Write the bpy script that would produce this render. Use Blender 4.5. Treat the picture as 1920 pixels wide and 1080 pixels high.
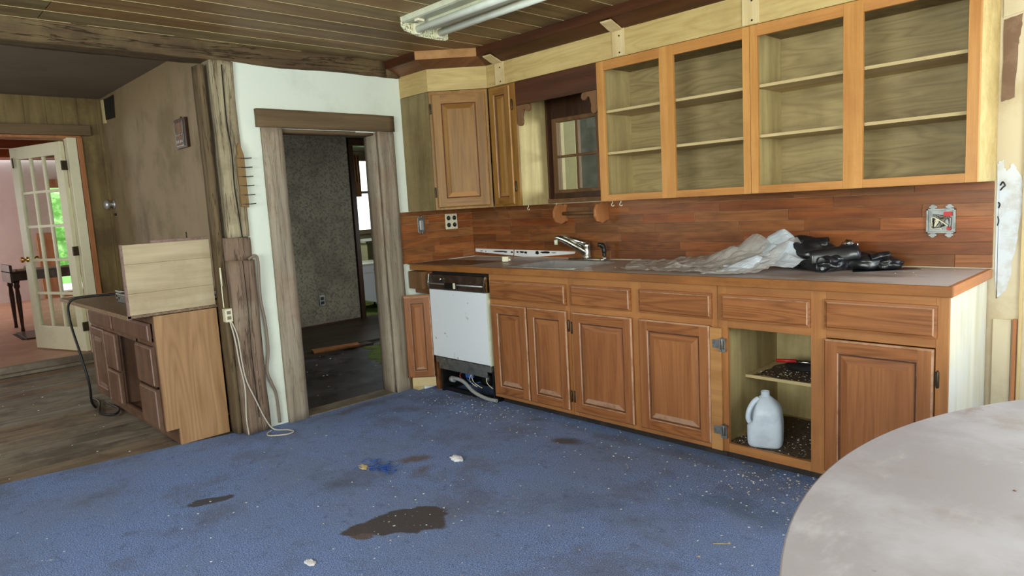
import bpy, bmesh, math, random
from mathutils import Vector, Matrix, noise
random.seed(7)
for o in list(bpy.data.objects): bpy.data.objects.remove(o)
sc = bpy.context.scene; COL = sc.collection
R = math.radians

# ------------------------------------------------------------------ camera
cam_d = bpy.data.cameras.new('camera'); cam = bpy.data.objects.new('camera', cam_d); COL.objects.link(cam); sc.camera = cam
yaw, pitch, roll, fpx = .8064, -.1232, -.0562, 1281.18
F = Vector((-math.sin(yaw)*math.cos(pitch), math.cos(yaw)*math.cos(pitch), math.sin(pitch)))
r_ = Vector((math.cos(yaw), math.sin(yaw), 0)); u_ = r_.cross(F)
R2 = r_*math.cos(roll)+u_*math.sin(roll); U2 = -r_*math.sin(roll)+u_*math.cos(roll)
m = Matrix((R2, U2, -F)).transposed().to_4x4(); m.translation = Vector((4.0943, -3.5412, 1.3111)); cam.matrix_world = m
cam_d.sensor_width = 36; cam_d.lens = fpx/1920*36; cam_d.clip_start = .02; cam_d.clip_end = 200

# ------------------------------------------------------------------ world, light, exposure
w = bpy.data.worlds.new('world'); sc.world = w; w.use_nodes = True
bg = w.node_tree.nodes['Background']; bg.inputs[0].default_value = (.86, .95, 1.0, 1); bg.inputs[1].default_value = 2.6
sc.view_settings.view_transform = 'Standard'; sc.view_settings.look = 'None'; sc.view_settings.gamma = 1; sc.view_settings.exposure = 0.42

def area(name, loc, direction, sx, sy, power, col):
    l = bpy.data.lights.new(name, 'AREA'); l.shape = 'RECTANGLE'; l.size = sx; l.size_y = sy; l.energy = power; l.color = col
    o = bpy.data.objects.new(name, l); COL.objects.link(o); o.location = loc
    o.rotation_euler = Vector(direction).to_track_quat('-Z', 'Y').to_euler(); return o
SKY = (.66, .83, 1.0); LAWN = (.99, 1.0, .70)
# daylight at the window openings, plus fill lights added in the side rooms (sky light falls in from above, lawn light is thrown up from below)
area('daylight_window_east_sky', (6.42, -2.8, 1.65), (-1, .15, -.35), 2.6, 1.2, 62, SKY)
area('daylight_window_east_lawn', (6.42, -2.8, 1.45), (-1, .25, .7), 2.6, 1.2, 66, LAWN)
area('daylight_window_south_sky', (3.6, -5.9, 1.6), (-.2, 1, -.30), 2.8, 1.2, 72, SKY)
area('daylight_window_south_lawn', (3.6, -5.9, 1.4), (-.3, 1, .7), 2.8, 1.2, 80, LAWN)
area('daylight_window_north_sky', (4.6, -.06, 1.45), (-.25, -1, -.25), 1.5, 1.1, 26, SKY)
area('left_room_fill', (-1.8, -4.9, 1.5), (0, 1, .0), 1.6, 1.0, 26, (.95, 1, .95))  # fill light added inside the left room, which has no window opening
area('daylight_far_room', (-9.4, -4.9, 1.5), (.35, 1, -.05), 1.6, 1.4, 100, (1, .97, .92))
area('laundry_fill', (-4.7, .5, 1.6), (.2, 1, -.4), .8, .8, 16, (.95, 1, .9))  # fill light added to one side of the laundry, against a windowless wall
area('hall_fill', (-1.3, 1.5, 1.0), (-.7, -1, -.45), 1.0, .8, 18, (.92, .97, .95))  # fill light added to brighten the hall; the wall behind it is closed
area('back_room_fill', (2.4, 2.3, 1.6), (-1, -.75, 0), .8, .8, 80, (1, .96, .78))  # fill light added in the closed back room to brighten the sink window panes

# ------------------------------------------------------------------ materials
def newmat(name):
    mt = bpy.data.materials.new(name); mt.use_nodes = True; nt = mt.node_tree
    return mt, nt, nt.nodes['Principled BSDF']
def N(nt, t, **kw):
    n = nt.nodes.new(t)
    for k, v in kw.items(): setattr(n, k, v)
    return n
def math_(nt, op, a, b=None, c=None, clamp=False):
    n = N(nt, 'ShaderNodeMath', operation=op); n.use_clamp = clamp
    for i, x in enumerate((a, b, c)):
        if x is None: continue
        if isinstance(x, (int, float)): n.inputs[i].default_value = x
        else: nt.links.new(x, n.inputs[i])
    return n.outputs[0]
def mix(nt, f, a, b, blend='MIX'):
    n = N(nt, 'ShaderNodeMix', data_type='RGBA', blend_type=blend)
    for sock, x in ((n.inputs[0], f), (n.inputs[6], a), (n.inputs[7], b)):
        if isinstance(x, (int, float)): sock.default_value = x
        elif isinstance(x, (tuple, list)): sock.default_value = (*x[:3], 1)
        else: nt.links.new(x, sock)
    return n.outputs[2]
def ramp(nt, f, a, b):
    n = N(nt, 'ShaderNodeMapRange'); nt.links.new(f, n.inputs[0]); n.inputs[1].default_value = a; n.inputs[2].default_value = b
    n.interpolation_type = 'SMOOTHSTEP'; return n.outputs[0]
def noise_(nt, vec, scale, detail=4, rough=.55, dist=0):
    n = N(nt, 'ShaderNodeTexNoise'); n.inputs['Scale'].default_value = scale; n.inputs['Detail'].default_value = detail
    n.inputs['Roughness'].default_value = rough; n.inputs['Distortion'].default_value = dist
    nt.links.new(vec, n.inputs['Vector']); return n.outputs[0]
def mapping(nt, vec, sc_=(1, 1, 1)):
    n = N(nt, 'ShaderNodeMapping'); n.inputs['Scale'].default_value = sc_; nt.links.new(vec, n.inputs['Vector']); return n.outputs[0]
def objvec(nt, rnd=True):
    tc = N(nt, 'ShaderNodeTexCoord').outputs['Object']
    if not rnd: return tc
    oi = N(nt, 'ShaderNodeObjectInfo').outputs['Random']
    cx = N(nt, 'ShaderNodeCombineXYZ')
    for i, k in enumerate((17, 31, 23)): nt.links.new(math_(nt, 'MULTIPLY', oi, k), cx.inputs[i])
    va = N(nt, 'ShaderNodeVectorMath', operation='ADD'); nt.links.new(tc, va.inputs[0]); nt.links.new(cx.outputs[0], va.inputs[1])
    return va.outputs[0]
def bump(nt, b, h, strength=.3, dist=.002):
    n = N(nt, 'ShaderNodeBump'); n.inputs['Strength'].default_value = strength; n.inputs['Distance'].default_value = dist
    nt.links.new(h, n.inputs['Height']); nt.links.new(n.outputs[0], b.inputs['Normal'])
def S(c): # sRGB 0-255 to linear
    return tuple(((x/255)/12.92 if x/255 <= .04045 else ((x/255+.055)/1.055)**2.4) for x in c)

def wood(name, dark, light, axis='z', k=26, ring=.55, fine=.5, rough=.5, tint=False, grime=None, grime_amt=0, cracks=0, bmp=.2, low=1.0, stretch=.16, plank=True):
    """procedural wood; grain runs along the given axis; dark/light are sRGB"""
    mt, nt, b = newmat(name); v = objvec(nt)
    if tint:
        at = N(nt, 'ShaderNodeAttribute', attribute_name='tint')
        sep = N(nt, 'ShaderNodeSeparateColor'); nt.links.new(at.outputs['Color'], sep.inputs[0])
        cx = N(nt, 'ShaderNodeCombineXYZ')
        for i, kk in enumerate((13, 19, 29)): nt.links.new(math_(nt, 'MULTIPLY', sep.outputs[1], kk), cx.inputs[i])
        va = N(nt, 'ShaderNodeVectorMath', operation='ADD'); nt.links.new(v, va.inputs[0]); nt.links.new(cx.outputs[0], va.inputs[1]); v = va.outputs[0]
    i = 'xyz'.index(axis)
    s1 = [5*low]*3; s1[i] = 5*low*stretch
    s2 = [170]*3; s2[i] = 5
    n1 = noise_(nt, mapping(nt, v, s1), 1, 2, .45)
    rings = math_(nt, 'MULTIPLY_ADD', math_(nt, 'SINE', math_(nt, 'MULTIPLY', n1, k*4)), .5, .5)
    rings = math_(nt, 'POWER', rings, .6)
    n2 = noise_(nt, mapping(nt, v, s2), 1, 3, .6)
    s3 = [16]*3; s3[i] = 1.3
    n3 = noise_(nt, mapping(nt, v, s3), 1, 3, .5)
    f = math_(nt, 'ADD', math_(nt, 'MULTIPLY', rings, ring*.6), math_(nt, 'ADD', math_(nt, 'MULTIPLY', ramp(nt, n2, .3, .7), fine*.5), math_(nt, 'MULTIPLY', ramp(nt, n3, .3, .7), 1-ring*.6-fine*.5)), clamp=True)
    col = mix(nt, f, S(dark), S(light))
    if grime:
        g = noise_(nt, v, 3.2, 6, .7)
        g = math_(nt, 'MULTIPLY', ramp(nt, g, .42, .68), grime_amt)
        col = mix(nt, g, col, S(grime))
    if cracks:
        s4 = [22]*3; s4[i] = 1.2
        c = noise_(nt, mapping(nt, v, s4), 1, 4, .6, .3)
        c = math_(nt, 'ABSOLUTE', math_(nt, 'SUBTRACT', c, .5))
        c = math_(nt, 'SUBTRACT', 1, ramp(nt, c, 0, .018))
        c = math_(nt, 'MULTIPLY', c, cracks)
        col = mix(nt, c, col, tuple(x*.15 for x in S(dark)))
        f = math_(nt, 'SUBTRACT', f, math_(nt, 'MULTIPLY', c, 3))
    if tint:
        col = mix(nt, 1.0, col, at.outputs['Color'], 'MULTIPLY') if False else mix(nt, 1.0, col, tintcol(nt, sep), 'MULTIPLY')
    nt.links.new(col, b.inputs['Base Color']); b.inputs['Roughness'].default_value = rough
    b.inputs['Specular IOR Level'].default_value = .3
    bump(nt, b, f, bmp, .003)
    return mt
def tintcol(nt, sep):
    cx = N(nt, 'ShaderNodeCombineColor')
    nt.links.new(sep.outputs[0], cx.inputs[0])
    a = math_(nt, 'MULTIPLY', sep.outputs[0], math_(nt, 'ADD', .85, math_(nt, 'MULTIPLY', sep.outputs[2], .3)))
    nt.links.new(a, cx.inputs[1])
    nt.links.new(math_(nt, 'MULTIPLY', sep.outputs[0], math_(nt, 'ADD', .75, math_(nt, 'MULTIPLY', sep.outputs[2], .5))), cx.inputs[2])
    return cx.outputs[0]

def plain(name, c, rough=.5, metal=0, spec=.4, var=0, var_c=None, vscale=6, bmp=0, bscale=60, lo=.45, hi=.65, **kw):
    mt, nt, b = newmat(name); b.inputs['Roughness'].default_value = rough; b.inputs['Metallic'].default_value = metal
    b.inputs['Specular IOR Level'].default_value = spec
    b.inputs['Base Color'].default_value = (*S(c), 1)
    v = objvec(nt)
    if var:
        n = math_(nt, 'MULTIPLY', ramp(nt, noise_(nt, v, vscale, 6, .65), lo, hi), var)
        nt.links.new(mix(nt, n, S(c), S(var_c)), b.inputs['Base Color'])
    if bmp: bump(nt, b, noise_(nt, v, bscale, 4), bmp, .002)
    for k_, x in kw.items(): b.inputs[k_.replace('_', ' ')].default_value = x
    return mt

M = {}
# kitchen oak
M['oak'] = wood('oak_vertical', (122, 72, 40), (160, 104, 62), 'z', 22, .42, .6, .42, grime=(144, 90, 56), grime_amt=.35, low=1.5, stretch=.08)
M['oakh'] = wood('oak_horizontal', (104, 58, 30), (160, 102, 58), 'x', 26, .7, .6, .42, grime=(128, 80, 48), grime_amt=.3, low=1.3, stretch=.10)
M['frame'] = wood('base_frame_wood', (142, 90, 50), (174, 118, 68), 'x', 12, .25, .5, .45, grime=(124, 82, 54), grime_amt=.35)
M['framev'] = wood('base_frame_wood_upright', (142, 90, 50), (174, 118, 68), 'z', 12, .25, .5, .45, grime=(124, 82, 54), grime_amt=.3)
M['maple'] = wood('upper_frame_wood', (176, 118, 58), (206, 150, 84), 'z', 8, .2, .5, .4, grime=(160, 104, 52), grime_amt=.35)
M['mapleh'] = wood('upper_frame_wood_rail', (166, 108, 54), (198, 140, 78), 'x', 8, .2, .5, .4, grime=(148, 92, 46), grime_amt=.35)
M['plyh'] = wood('plywood_back', (128, 110, 74), (170, 150, 106), 'x', 20, .6, .35, .5, grime=(112, 96, 66), grime_amt=.3, low=1.6)
M['plyv'] = wood('plywood_side', (156, 136, 92), (194, 174, 124), 'z', 12, .35, .4, .5, grime=(136, 118, 84), grime_amt=.4)
M['plyend'] = wood('pale_end_panel', (196, 188, 164), (224, 218, 198), 'z', 10, .3, .4, .5, grime=(208, 208, 208), grime_amt=.6)
M['dusty'] = plain('dusty_routed_edge', (176, 138, 112), .7, var=.8, var_c=(140, 96, 64), vscale=12)
M['groove'] = plain('dark_glazed_groove', (92, 54, 30), .5, var=.5, var_c=(120, 76, 46), vscale=10)
M['shelf'] = wood('shelf_edge_wood', (176, 154, 110), (206, 184, 138), 'x', 8, .3, .5, .55)
M['soffit'] = wood('soffit_board_wood', (176, 148, 92), (208, 182, 124), 'x', 18, .45, .35, .5, grime=(160, 132, 82), grime_amt=.35, low=1.5)
M['strip'] = wood('bare_strip_wood', (196, 170, 120), (222, 200, 154), 'z', 8, .3, .4, .6, grime=(150, 112, 70), grime_amt=.3)
M['cabold'] = wood('corner_oak_vertical', (112, 74, 30), (156, 112, 54), 'z', 18, .42, .6, .42, grime=(132, 90, 40), grime_amt=.35, low=1.4, stretch=.08)
M['caboldh'] = wood('corner_oak_horizontal', (100, 64, 26), (156, 110, 52), 'x', 22, .6, .6, .42, grime=(126, 84, 38), grime_amt=.3, low=1.4, stretch=.10)
M['sidegr'] = wood('corner_side_wood', (104, 88, 56), (148, 128, 88), 'z', 10, .3, .5, .55, grime=(92, 76, 50), grime_amt=.4)
M['crown'] = wood('dark_crown_wood', (60, 32, 18), (88, 50, 28), 'x', 8, .3, .4, .4)
M['crown2'] = wood('brown_crown_wood', (92, 56, 34), (132, 84, 52), 'x', 8, .3, .4, .45)
M['crown3'] = wood('light_crown_wood', (150, 104, 58), (184, 134, 82), 'x', 8, .3, .4, .45)
M['dark'] = wood('dark_stained_wood', (48, 30, 20), (76, 48, 32), 'z', 8, .3, .4, .35)
M['bracket'] = wood('bracket_wood', (92, 64, 40), (124, 88, 58), 'z', 8, .3, .4, .6)
M['splash'] = wood('flooring_strip_wood', (102, 56, 30), (154, 94, 52), 'x', 16, .45, .55, .34, tint=True, grime=(84, 48, 28), grime_amt=.4, low=1.6)
M['splashy'] = wood('flooring_strip_wood_side', (112, 62, 32), (166, 104, 58), 'y', 20, .6, .55, .34, tint=True, grime=(90, 52, 30), grime_amt=.35, low=1.6)
M['ceilw'] = wood('ceiling_board_wood', (122, 98, 64), (164, 136, 94), 'y', 9, .4, .4, .5, tint=True, grime=(104, 82, 54), grime_amt=.45)
M['cream'] = plain('pale_joint', (196, 176, 128), .7)
M['beam'] = wood('old_beam_wood', (64, 48, 33), (104, 82, 56), 'y', 10, .35, .5, .75, grime=(130, 112, 76), grime_amt=.4, cracks=.6, bmp=.8)
M['post'] = wood('old_post_wood', (134, 120, 96), (188, 174, 144), 'z', 8, .25, .5, .8, grime=(112, 94, 72), grime_amt=.6, cracks=.55, bmp=.8)
M['postlow'] = wood('old_post_board_wood', (100, 80, 66), (146, 122, 104), 'z', 10, .4, .5, .8, grime=(160, 148, 128), grime_amt=.5, cracks=.5, bmp=.8)
M['postdark'] = wood('old_post_dark_wood', (86, 70, 50), (118, 98, 72), 'z', 10, .4, .5, .85, cracks=.5, bmp=.8)
M['jamb'] = wood('rough_sawn_grey_wood', (124, 112, 96), (172, 158, 140), 'z', 9, .3, .6, .8, grime=(138, 108, 84), grime_amt=.5, cracks=.3, bmp=.6)
M['header'] = wood('rough_sawn_header_wood', (88, 70, 50), (118, 96, 70), 'y', 9, .35, .6, .8, bmp=.7)
M['vanity'] = wood('worn_brown_cabinet_wood', (78, 52, 40), (112, 80, 62), 'z', 10, .3, .5, .5, grime=(126, 98, 80), grime_amt=.4)
M['vanend'] = wood('oak_print_end_panel', (144, 106, 72), (182, 142, 102), 'z', 26, .6, .4, .45, low=.9, stretch=.12)
M['leanw'] = wood('dirty_cream_board_wood', (170, 150, 120), (196, 178, 148), 'y', 14, .3, .3, .5, grime=(148, 126, 96), grime_amt=.35)
M['purple'] = plain('worn_mauve_edge', (140, 112, 104), .6, var=.5, var_c=(92, 62, 50), vscale=30)
M['vantop'] = plain('speckled_vanity_top', (116, 92, 70), .45, var=.8, var_c=(160, 132, 108), vscale=60)
M['pine'] = wood('knotty_pine_wall', (104, 86, 54), (142, 120, 78), 'z', 8, .35, .4, .6, grime=(80, 62, 40), grime_amt=.6)
M['redwood'] = wood('reddish_trim_wood', (150, 92, 54), (186, 124, 80), 'z', 8, .3, .4, .5)
M['farceil'] = wood('far_ceiling_wood', (118, 66, 38), (158, 96, 58), 'y', 8, .4, .4, .5)
M['greytrim'] = wood('worn_grey_threshold', (110, 98, 84), (150, 136, 118), 'y', 8, .3, .4, .6, grime=(80, 70, 60), grime_amt=.6)
M['greyfloor'] = wood('worn_grey_floor', (110, 98, 84), (154, 140, 122), 'y', 8, .3, .4, .5, grime=(80, 70, 62), grime_amt=.8, bmp=.3, tint=True)
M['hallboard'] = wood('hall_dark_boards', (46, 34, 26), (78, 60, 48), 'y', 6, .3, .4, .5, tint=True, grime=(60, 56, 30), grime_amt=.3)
M['farfloor'] = plain('far_room_floor', (176, 132, 106), .5, var=.7, var_c=(192, 152, 132), vscale=2.5, bmp=.1)
M['counterw'] = plain('dusty_countertop', (128, 104, 88), .38, var=.9, var_c=(168, 148, 136), vscale=3, bmp=.06, lo=.35, hi=.62)
M['tabletop'] = None
M['white'] = None
M['chrome'] = plain('chrome', (205, 205, 200), .18, 1, var=.5, var_c=(120, 110, 100), vscale=40)
M['steel'] = plain('stainless_steel', (206, 206, 208), .42, .75, var=.4, var_c=(130, 126, 122), vscale=10)
M['pewter'] = plain('dark_hinge_metal', (74, 64, 52), .45, .8)
M['galv'] = plain('galvanised_metal', (150, 152, 150), .4, .8, var=.6, var_c=(96, 96, 92), vscale=30)
M['brass'] = plain('brass', (200, 160, 84), .25, 1)
M['black'] = plain('black_plastic', (24, 22, 22), .35)
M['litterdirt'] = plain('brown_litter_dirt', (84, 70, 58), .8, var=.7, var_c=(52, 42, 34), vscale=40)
M['blackrough'] = plain('dark_void', (22, 18, 15), .8, var=.5, var_c=(48, 38, 30), vscale=20)
M['toe'] = plain('toe_kick_black', (40, 32, 27), .6, var=.5, var_c=(70, 56, 46), vscale=8)
M['dwwhite'] = plain('dishwasher_white_enamel', (226, 230, 236), .3, var=.9, var_c=(150, 122, 98), vscale=14, lo=.66, hi=.72)
M['dwdark'] = plain('dishwasher_brown_panel', (56, 42, 34), .3, var=.4, var_c=(90, 72, 60), vscale=20)
M['paper'] = plain('white_scrap', (232, 230, 232), .7, bmp=.4, bscale=40)
M['plasticw'] = plain('ivory_plastic', (222, 214, 186), .35)
M['outhole'] = plain('outlet_black', (26, 22, 20), .4)
M['creampaint'] = plain('cream_door_paint', (222, 214, 184), .4, var=.3, var_c=(196, 188, 158), vscale=5)
M['lampw'] = plain('lamp_white_enamel', (214, 214, 184), .4, var=.95, var_c=(112, 84, 40), vscale=110, lo=.50, hi=.60)
M['lamppan'] = plain('lamp_pan_enamel', (206, 208, 186), .4, var=.5, var_c=(176, 172, 140), vscale=8)
M['tube'] = plain('fluorescent_tube_glass', (226, 230, 220), .2, var=.3, var_c=(200, 204, 190), vscale=10)
M['cordw'] = plain('white_cord_rubber', (196, 186, 172), .5)
M['cordg'] = plain('grey_cable', (128, 112, 98), .6)
M['cordb'] = plain('black_cord_rubber', (30, 28, 30), .5)
M['hose'] = plain('grey_hose', (150, 150, 150), .45)
M['red'] = plain('red_plastic', (190, 40, 44), .4)
M['blue'] = plain('blue_fibre', (52, 92, 170), .8)
M['foil'] = plain('crumpled_foil', (200, 200, 202), .15, 1)
M['tan'] = plain('tan_peg_board_wood', (128, 98, 58), .6, var=.5, var_c=(104, 78, 46), vscale=12)
M['pink'] = plain('pink_wall_paint', (200, 186, 184), .7, var=.5, var_c=(184, 166, 162), vscale=1.5)
M['greyceil'] = plain('grey_ceiling_plaster', (112, 100, 88), .8, var=.5, var_c=(96, 84, 70), vscale=2)
M['tile'] = plain('beige_tile_wall', (150, 146, 116), .6)
M['leaf'] = plain('hedge_leaves', (120, 170, 90), .7, var=1, var_c=(190, 220, 150), vscale=9)
M['grass'] = plain('lawn_grass', (120, 168, 74), .8, var=.6, var_c=(150, 190, 100), vscale=6)
M['moss'] = plain('mossy_floor', (96, 118, 40), .8, var=.8, var_c=(70, 60, 40), vscale=8)
M['brownpatch'] = plain('brown_adhesive', (116, 88, 66), .6, var=.5, var_c=(138, 110, 88), vscale=14)
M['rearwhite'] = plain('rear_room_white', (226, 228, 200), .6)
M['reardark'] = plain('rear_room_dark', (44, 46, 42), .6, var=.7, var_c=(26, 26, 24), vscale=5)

def blotchy(name, base, blots, rough=.7, bmp=.15, bscale=40, fine=None):
    """plaster or laminate with several layers of noise blotches: (colour, scale, lo, hi, amount)"""
    mt, nt, b = newmat(name); v = objvec(nt, False); col = N(nt, 'ShaderNodeRGB'); col.outputs[0].default_value = (*S(base), 1); c = col.outputs[0]
    for (bc, s, lo, hi, am, stretch) in blots:
        n = noise_(nt, mapping(nt, v, stretch), s, 7, .65)
        c = mix(nt, math_(nt, 'MULTIPLY', ramp(nt, n, lo, hi), am), c, S(bc))
    nt.links.new(c, b.inputs['Base Color']); b.inputs['Roughness'].default_value = rough
    b.inputs['Specular IOR Level'].default_value = .3
    bump(nt, b, noise_(nt, v, bscale, 4), bmp, .003); return mt
I3 = (1, 1, 1)
M['white'] = blotchy('white_wall_paint', (222, 226, 214), [((190, 196, 178), 2.2, .5, .75, .5, I3), ((120, 104, 80), 26, .72, .76, .8, I3)], .6, .08)
M['plaster'] = blotchy('stained_beige_plaster', (136, 116, 88), [((108, 90, 64), 1.6, .42, .62, .8, I3), ((146, 126, 104), 2.2, .5, .7, .6, (1, 1, .35)), ((88, 70, 48), 3.2, .56, .72, .7, (1, 1, .4)), ((90, 70, 50), 30, .68, .74, .6, I3)], .75, .25)
M['speck'] = blotchy('speckled_hall_wallpaper', (152, 146, 128), [((96, 88, 74), 42, .48, .60, .7, I3), ((86, 78, 64), 1.5, .4, .65, .6, I3)], .75, .2)
M['drywall'] = blotchy('torn_drywall', (206, 192, 164), [((178, 156, 124), 2.5, .45, .65, .7, I3), ((120, 92, 70), 24, .68, .72, .7, I3)], .75, .3)
M['skimcoat'] = plain('white_skim_coat', (212, 216, 222), .7, var=.7, var_c=(190, 184, 176), vscale=14, bmp=.3, bscale=20)
M['tabletop'] = blotchy('dusty_table_laminate', (164, 158, 164), [((188, 186, 194), 2.2, .42, .62, .8, (1, 1, 1)), ((146, 128, 118), 2.8, .5, .72, .75, (1, 1, 1)), ((142, 112, 98), 5.2, .635, .69, .5, I3), ((206, 204, 206), 9, .56, .72, .5, (1, .4, 1)), ((110, 92, 80), 34, .68, .75, .6, I3)], .4, .1)
M['counterw'] = blotchy('dusty_countertop', (182, 164, 154), [((204, 192, 186), 1.8, .42, .62, .9, (.5, 1, 1)), ((132, 104, 86), 3.4, .52, .68, .7, (.35, 1, 1)), ((84, 66, 54), 26, .68, .74, .6, I3)], .36, .08)
M['cntedge'] = wood('counter_wood_edge', (134, 82, 38), (168, 110, 58), 'x', 10, .3, .5, .4, grime=(104, 66, 42), grime_amt=.5)
M['cntedgey'] = wood('counter_wood_edge_side', (160, 92, 48), (196, 126, 74), 'y', 10, .3, .5, .4, grime=(130, 84, 54), grime_amt=.3)
M['cntwood'] = wood('old_brown_counter_wood', (84, 54, 34), (128, 92, 66), 'x', 8, .3, .5, .4, grime=(120, 100, 86), grime_amt=.6)

def make_carpet():
    mt, nt, b = newmat('blue_indoor_outdoor_carpet'); v = objvec(nt, False)
    c = mix(nt, ramp(nt, noise_(nt, v, 210, 2, .7), .34, .68), S((68, 90, 142)), S((160, 182, 232)))
    c = mix(nt, math_(nt, 'MULTIPLY', ramp(nt, noise_(nt, v, 1.3, 5, .6), .4, .66), .5), c, S((124, 136, 162)))
    c = mix(nt, math_(nt, 'MULTIPLY', ramp(nt, noise_(nt, v, 2.1, 6, .7), .48, .66), .5), c, S((104, 104, 112)))
    c = mix(nt, math_(nt, 'MULTIPLY', ramp(nt, noise_(nt, v, 14, 5, .75), .54, .68), .45), c, S((84, 92, 118)))
    c = mix(nt, math_(nt, 'MULTIPLY', ramp(nt, noise_(nt, mapping(nt, v, (1, 3, 1)), 9, 6, .75), .60, .70), .45), c, S((156, 162, 174)))
    c = mix(nt, ramp(nt, noise_(nt, v, 85, 3, .6), .67, .71), c, S((196, 202, 220)))
    c = mix(nt, math_(nt, 'MULTIPLY', ramp(nt, noise_(nt, mapping(nt, v, (1, 1.6, 1)), 38, 4, .7), .62, .68), .55), c, S((170, 178, 200)))
    at = N(nt, 'ShaderNodeAttribute', attribute_name='stain')   # spilled stains: rgb colour, alpha = how thick
    wet = math_(nt, 'ADD', at.outputs['Alpha'], math_(nt, 'MULTIPLY', math_(nt, 'SUBTRACT', noise_(nt, v, 60, 4, .7), .5), .5))
    st = math_(nt, 'MULTIPLY', ramp(nt, wet, .12, .9), .95)
    c = mix(nt, st, c, mix(nt, math_(nt, 'MULTIPLY', ramp(nt, noise_(nt, v, 130, 3, .7), .4, .7), .5), at.outputs['Color'], S((58, 52, 50))))
    nt.links.new(c, b.inputs['Base Color']); b.inputs['Roughness'].default_value = .95; b.inputs['Specular IOR Level'].default_value = .1
    bump(nt, b, noise_(nt, v, 520, 2, .6), .22, .002); return mt
M['carpet'] = make_carpet()
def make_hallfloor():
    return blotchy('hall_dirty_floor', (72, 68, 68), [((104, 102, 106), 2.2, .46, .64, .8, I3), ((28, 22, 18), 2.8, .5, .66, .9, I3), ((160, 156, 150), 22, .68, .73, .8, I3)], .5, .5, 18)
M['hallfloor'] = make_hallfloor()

def glassmat(name, tint=(1, 1, 1), haze=0.0):
    mt = bpy.data.materials.new(name); mt.use_nodes = True; nt = mt.node_tree; nt.nodes.clear()
    out = N(nt, 'ShaderNodeOutputMaterial'); tr = N(nt, 'ShaderNodeBsdfTransparent'); tr.inputs[0].default_value = (*tint, 1)
    gl = N(nt, 'ShaderNodeBsdfGlossy'); gl.inputs['Roughness'].default_value = .05
    fr = N(nt, 'ShaderNodeLayerWeight'); fr.inputs[0].default_value = .5
    sch = math_(nt, 'MULTIPLY_ADD', math_(nt, 'POWER', fr.outputs['Facing'], 5), .5, .03)
    ms = N(nt, 'ShaderNodeMixShader'); nt.links.new(sch, ms.inputs[0]); nt.links.new(tr.outputs[0], ms.inputs[1]); nt.links.new(gl.outputs[0], ms.inputs[2])
    df = N(nt, 'ShaderNodeBsdfDiffuse'); df.inputs[0].default_value = (.7, .68, .64, 1)
    v = objvec(nt); hz = math_(nt, 'MULTIPLY', ramp(nt, noise_(nt, v, 12, 5, .6), .3, .8), haze)
    m2 = N(nt, 'ShaderNodeMixShader'); nt.links.new(hz, m2.inputs[0]); nt.links.new(ms.outputs[0], m2.inputs[1]); nt.links.new(df.outputs[0], m2.inputs[2])
    nt.links.new(m2.outputs[0], out.inputs[0]); return mt
M['glass'] = glassmat('dusty_window_glass', (.93, .97, .93), .06)
M['glassclean'] = glassmat('window_glass', (.95, .98, .96), .06)
def sheetmat(name, c, alpha, rough=.3):
    mt = bpy.data.materials.new(name); mt.use_nodes = True; nt = mt.node_tree; nt.nodes.clear()
    out = N(nt, 'ShaderNodeOutputMaterial'); tr = N(nt, 'ShaderNodeBsdfTransparent')
    pr = N(nt, 'ShaderNodeBsdfPrincipled'); pr.inputs['Base Color'].default_value = (*S(c), 1); pr.inputs['Roughness'].default_value = rough
    tl = N(nt, 'ShaderNodeBsdfTranslucent'); tl.inputs[0].default_value = (*S(c), 1)
    m0 = N(nt, 'ShaderNodeMixShader'); m0.inputs[0].default_value = .35; nt.links.new(pr.outputs[0], m0.inputs[1]); nt.links.new(tl.outputs[0], m0.inputs[2])
    v = objvec(nt); lw = N(nt, 'ShaderNodeLayerWeight'); lw.inputs[0].default_value = .35
    a = math_(nt, 'ADD', math_(nt, 'MULTIPLY', ramp(nt, noise_(nt, v, 14, 4), .3, .7), .25), math_(nt, 'ADD', alpha-.12, math_(nt, 'MULTIPLY', lw.outputs['Facing'], .3)), clamp=True)
    ms = N(nt, 'ShaderNodeMixShader'); nt.links.new(a, ms.inputs[0]); nt.links.new(tr.outputs[0], ms.inputs[1]); nt.links.new(m0.outputs[0], ms.inputs[2])
    nt.links.new(ms.outputs[0], out.inputs[0]); return mt
M['sheet'] = sheetmat('clear_plastic_sheeting', (212, 206, 200), .50)
M['sheetw'] = sheetmat('white_plastic_sheeting', (226, 234, 244), .86)
M['bagblack'] = plain('black_bag_plastic', (26, 26, 30), .3, spec=.6, bmp=.35, bscale=16)
M['jug'] = sheetmat('milky_jug_plastic', (226, 236, 248), .94, .35)

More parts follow.
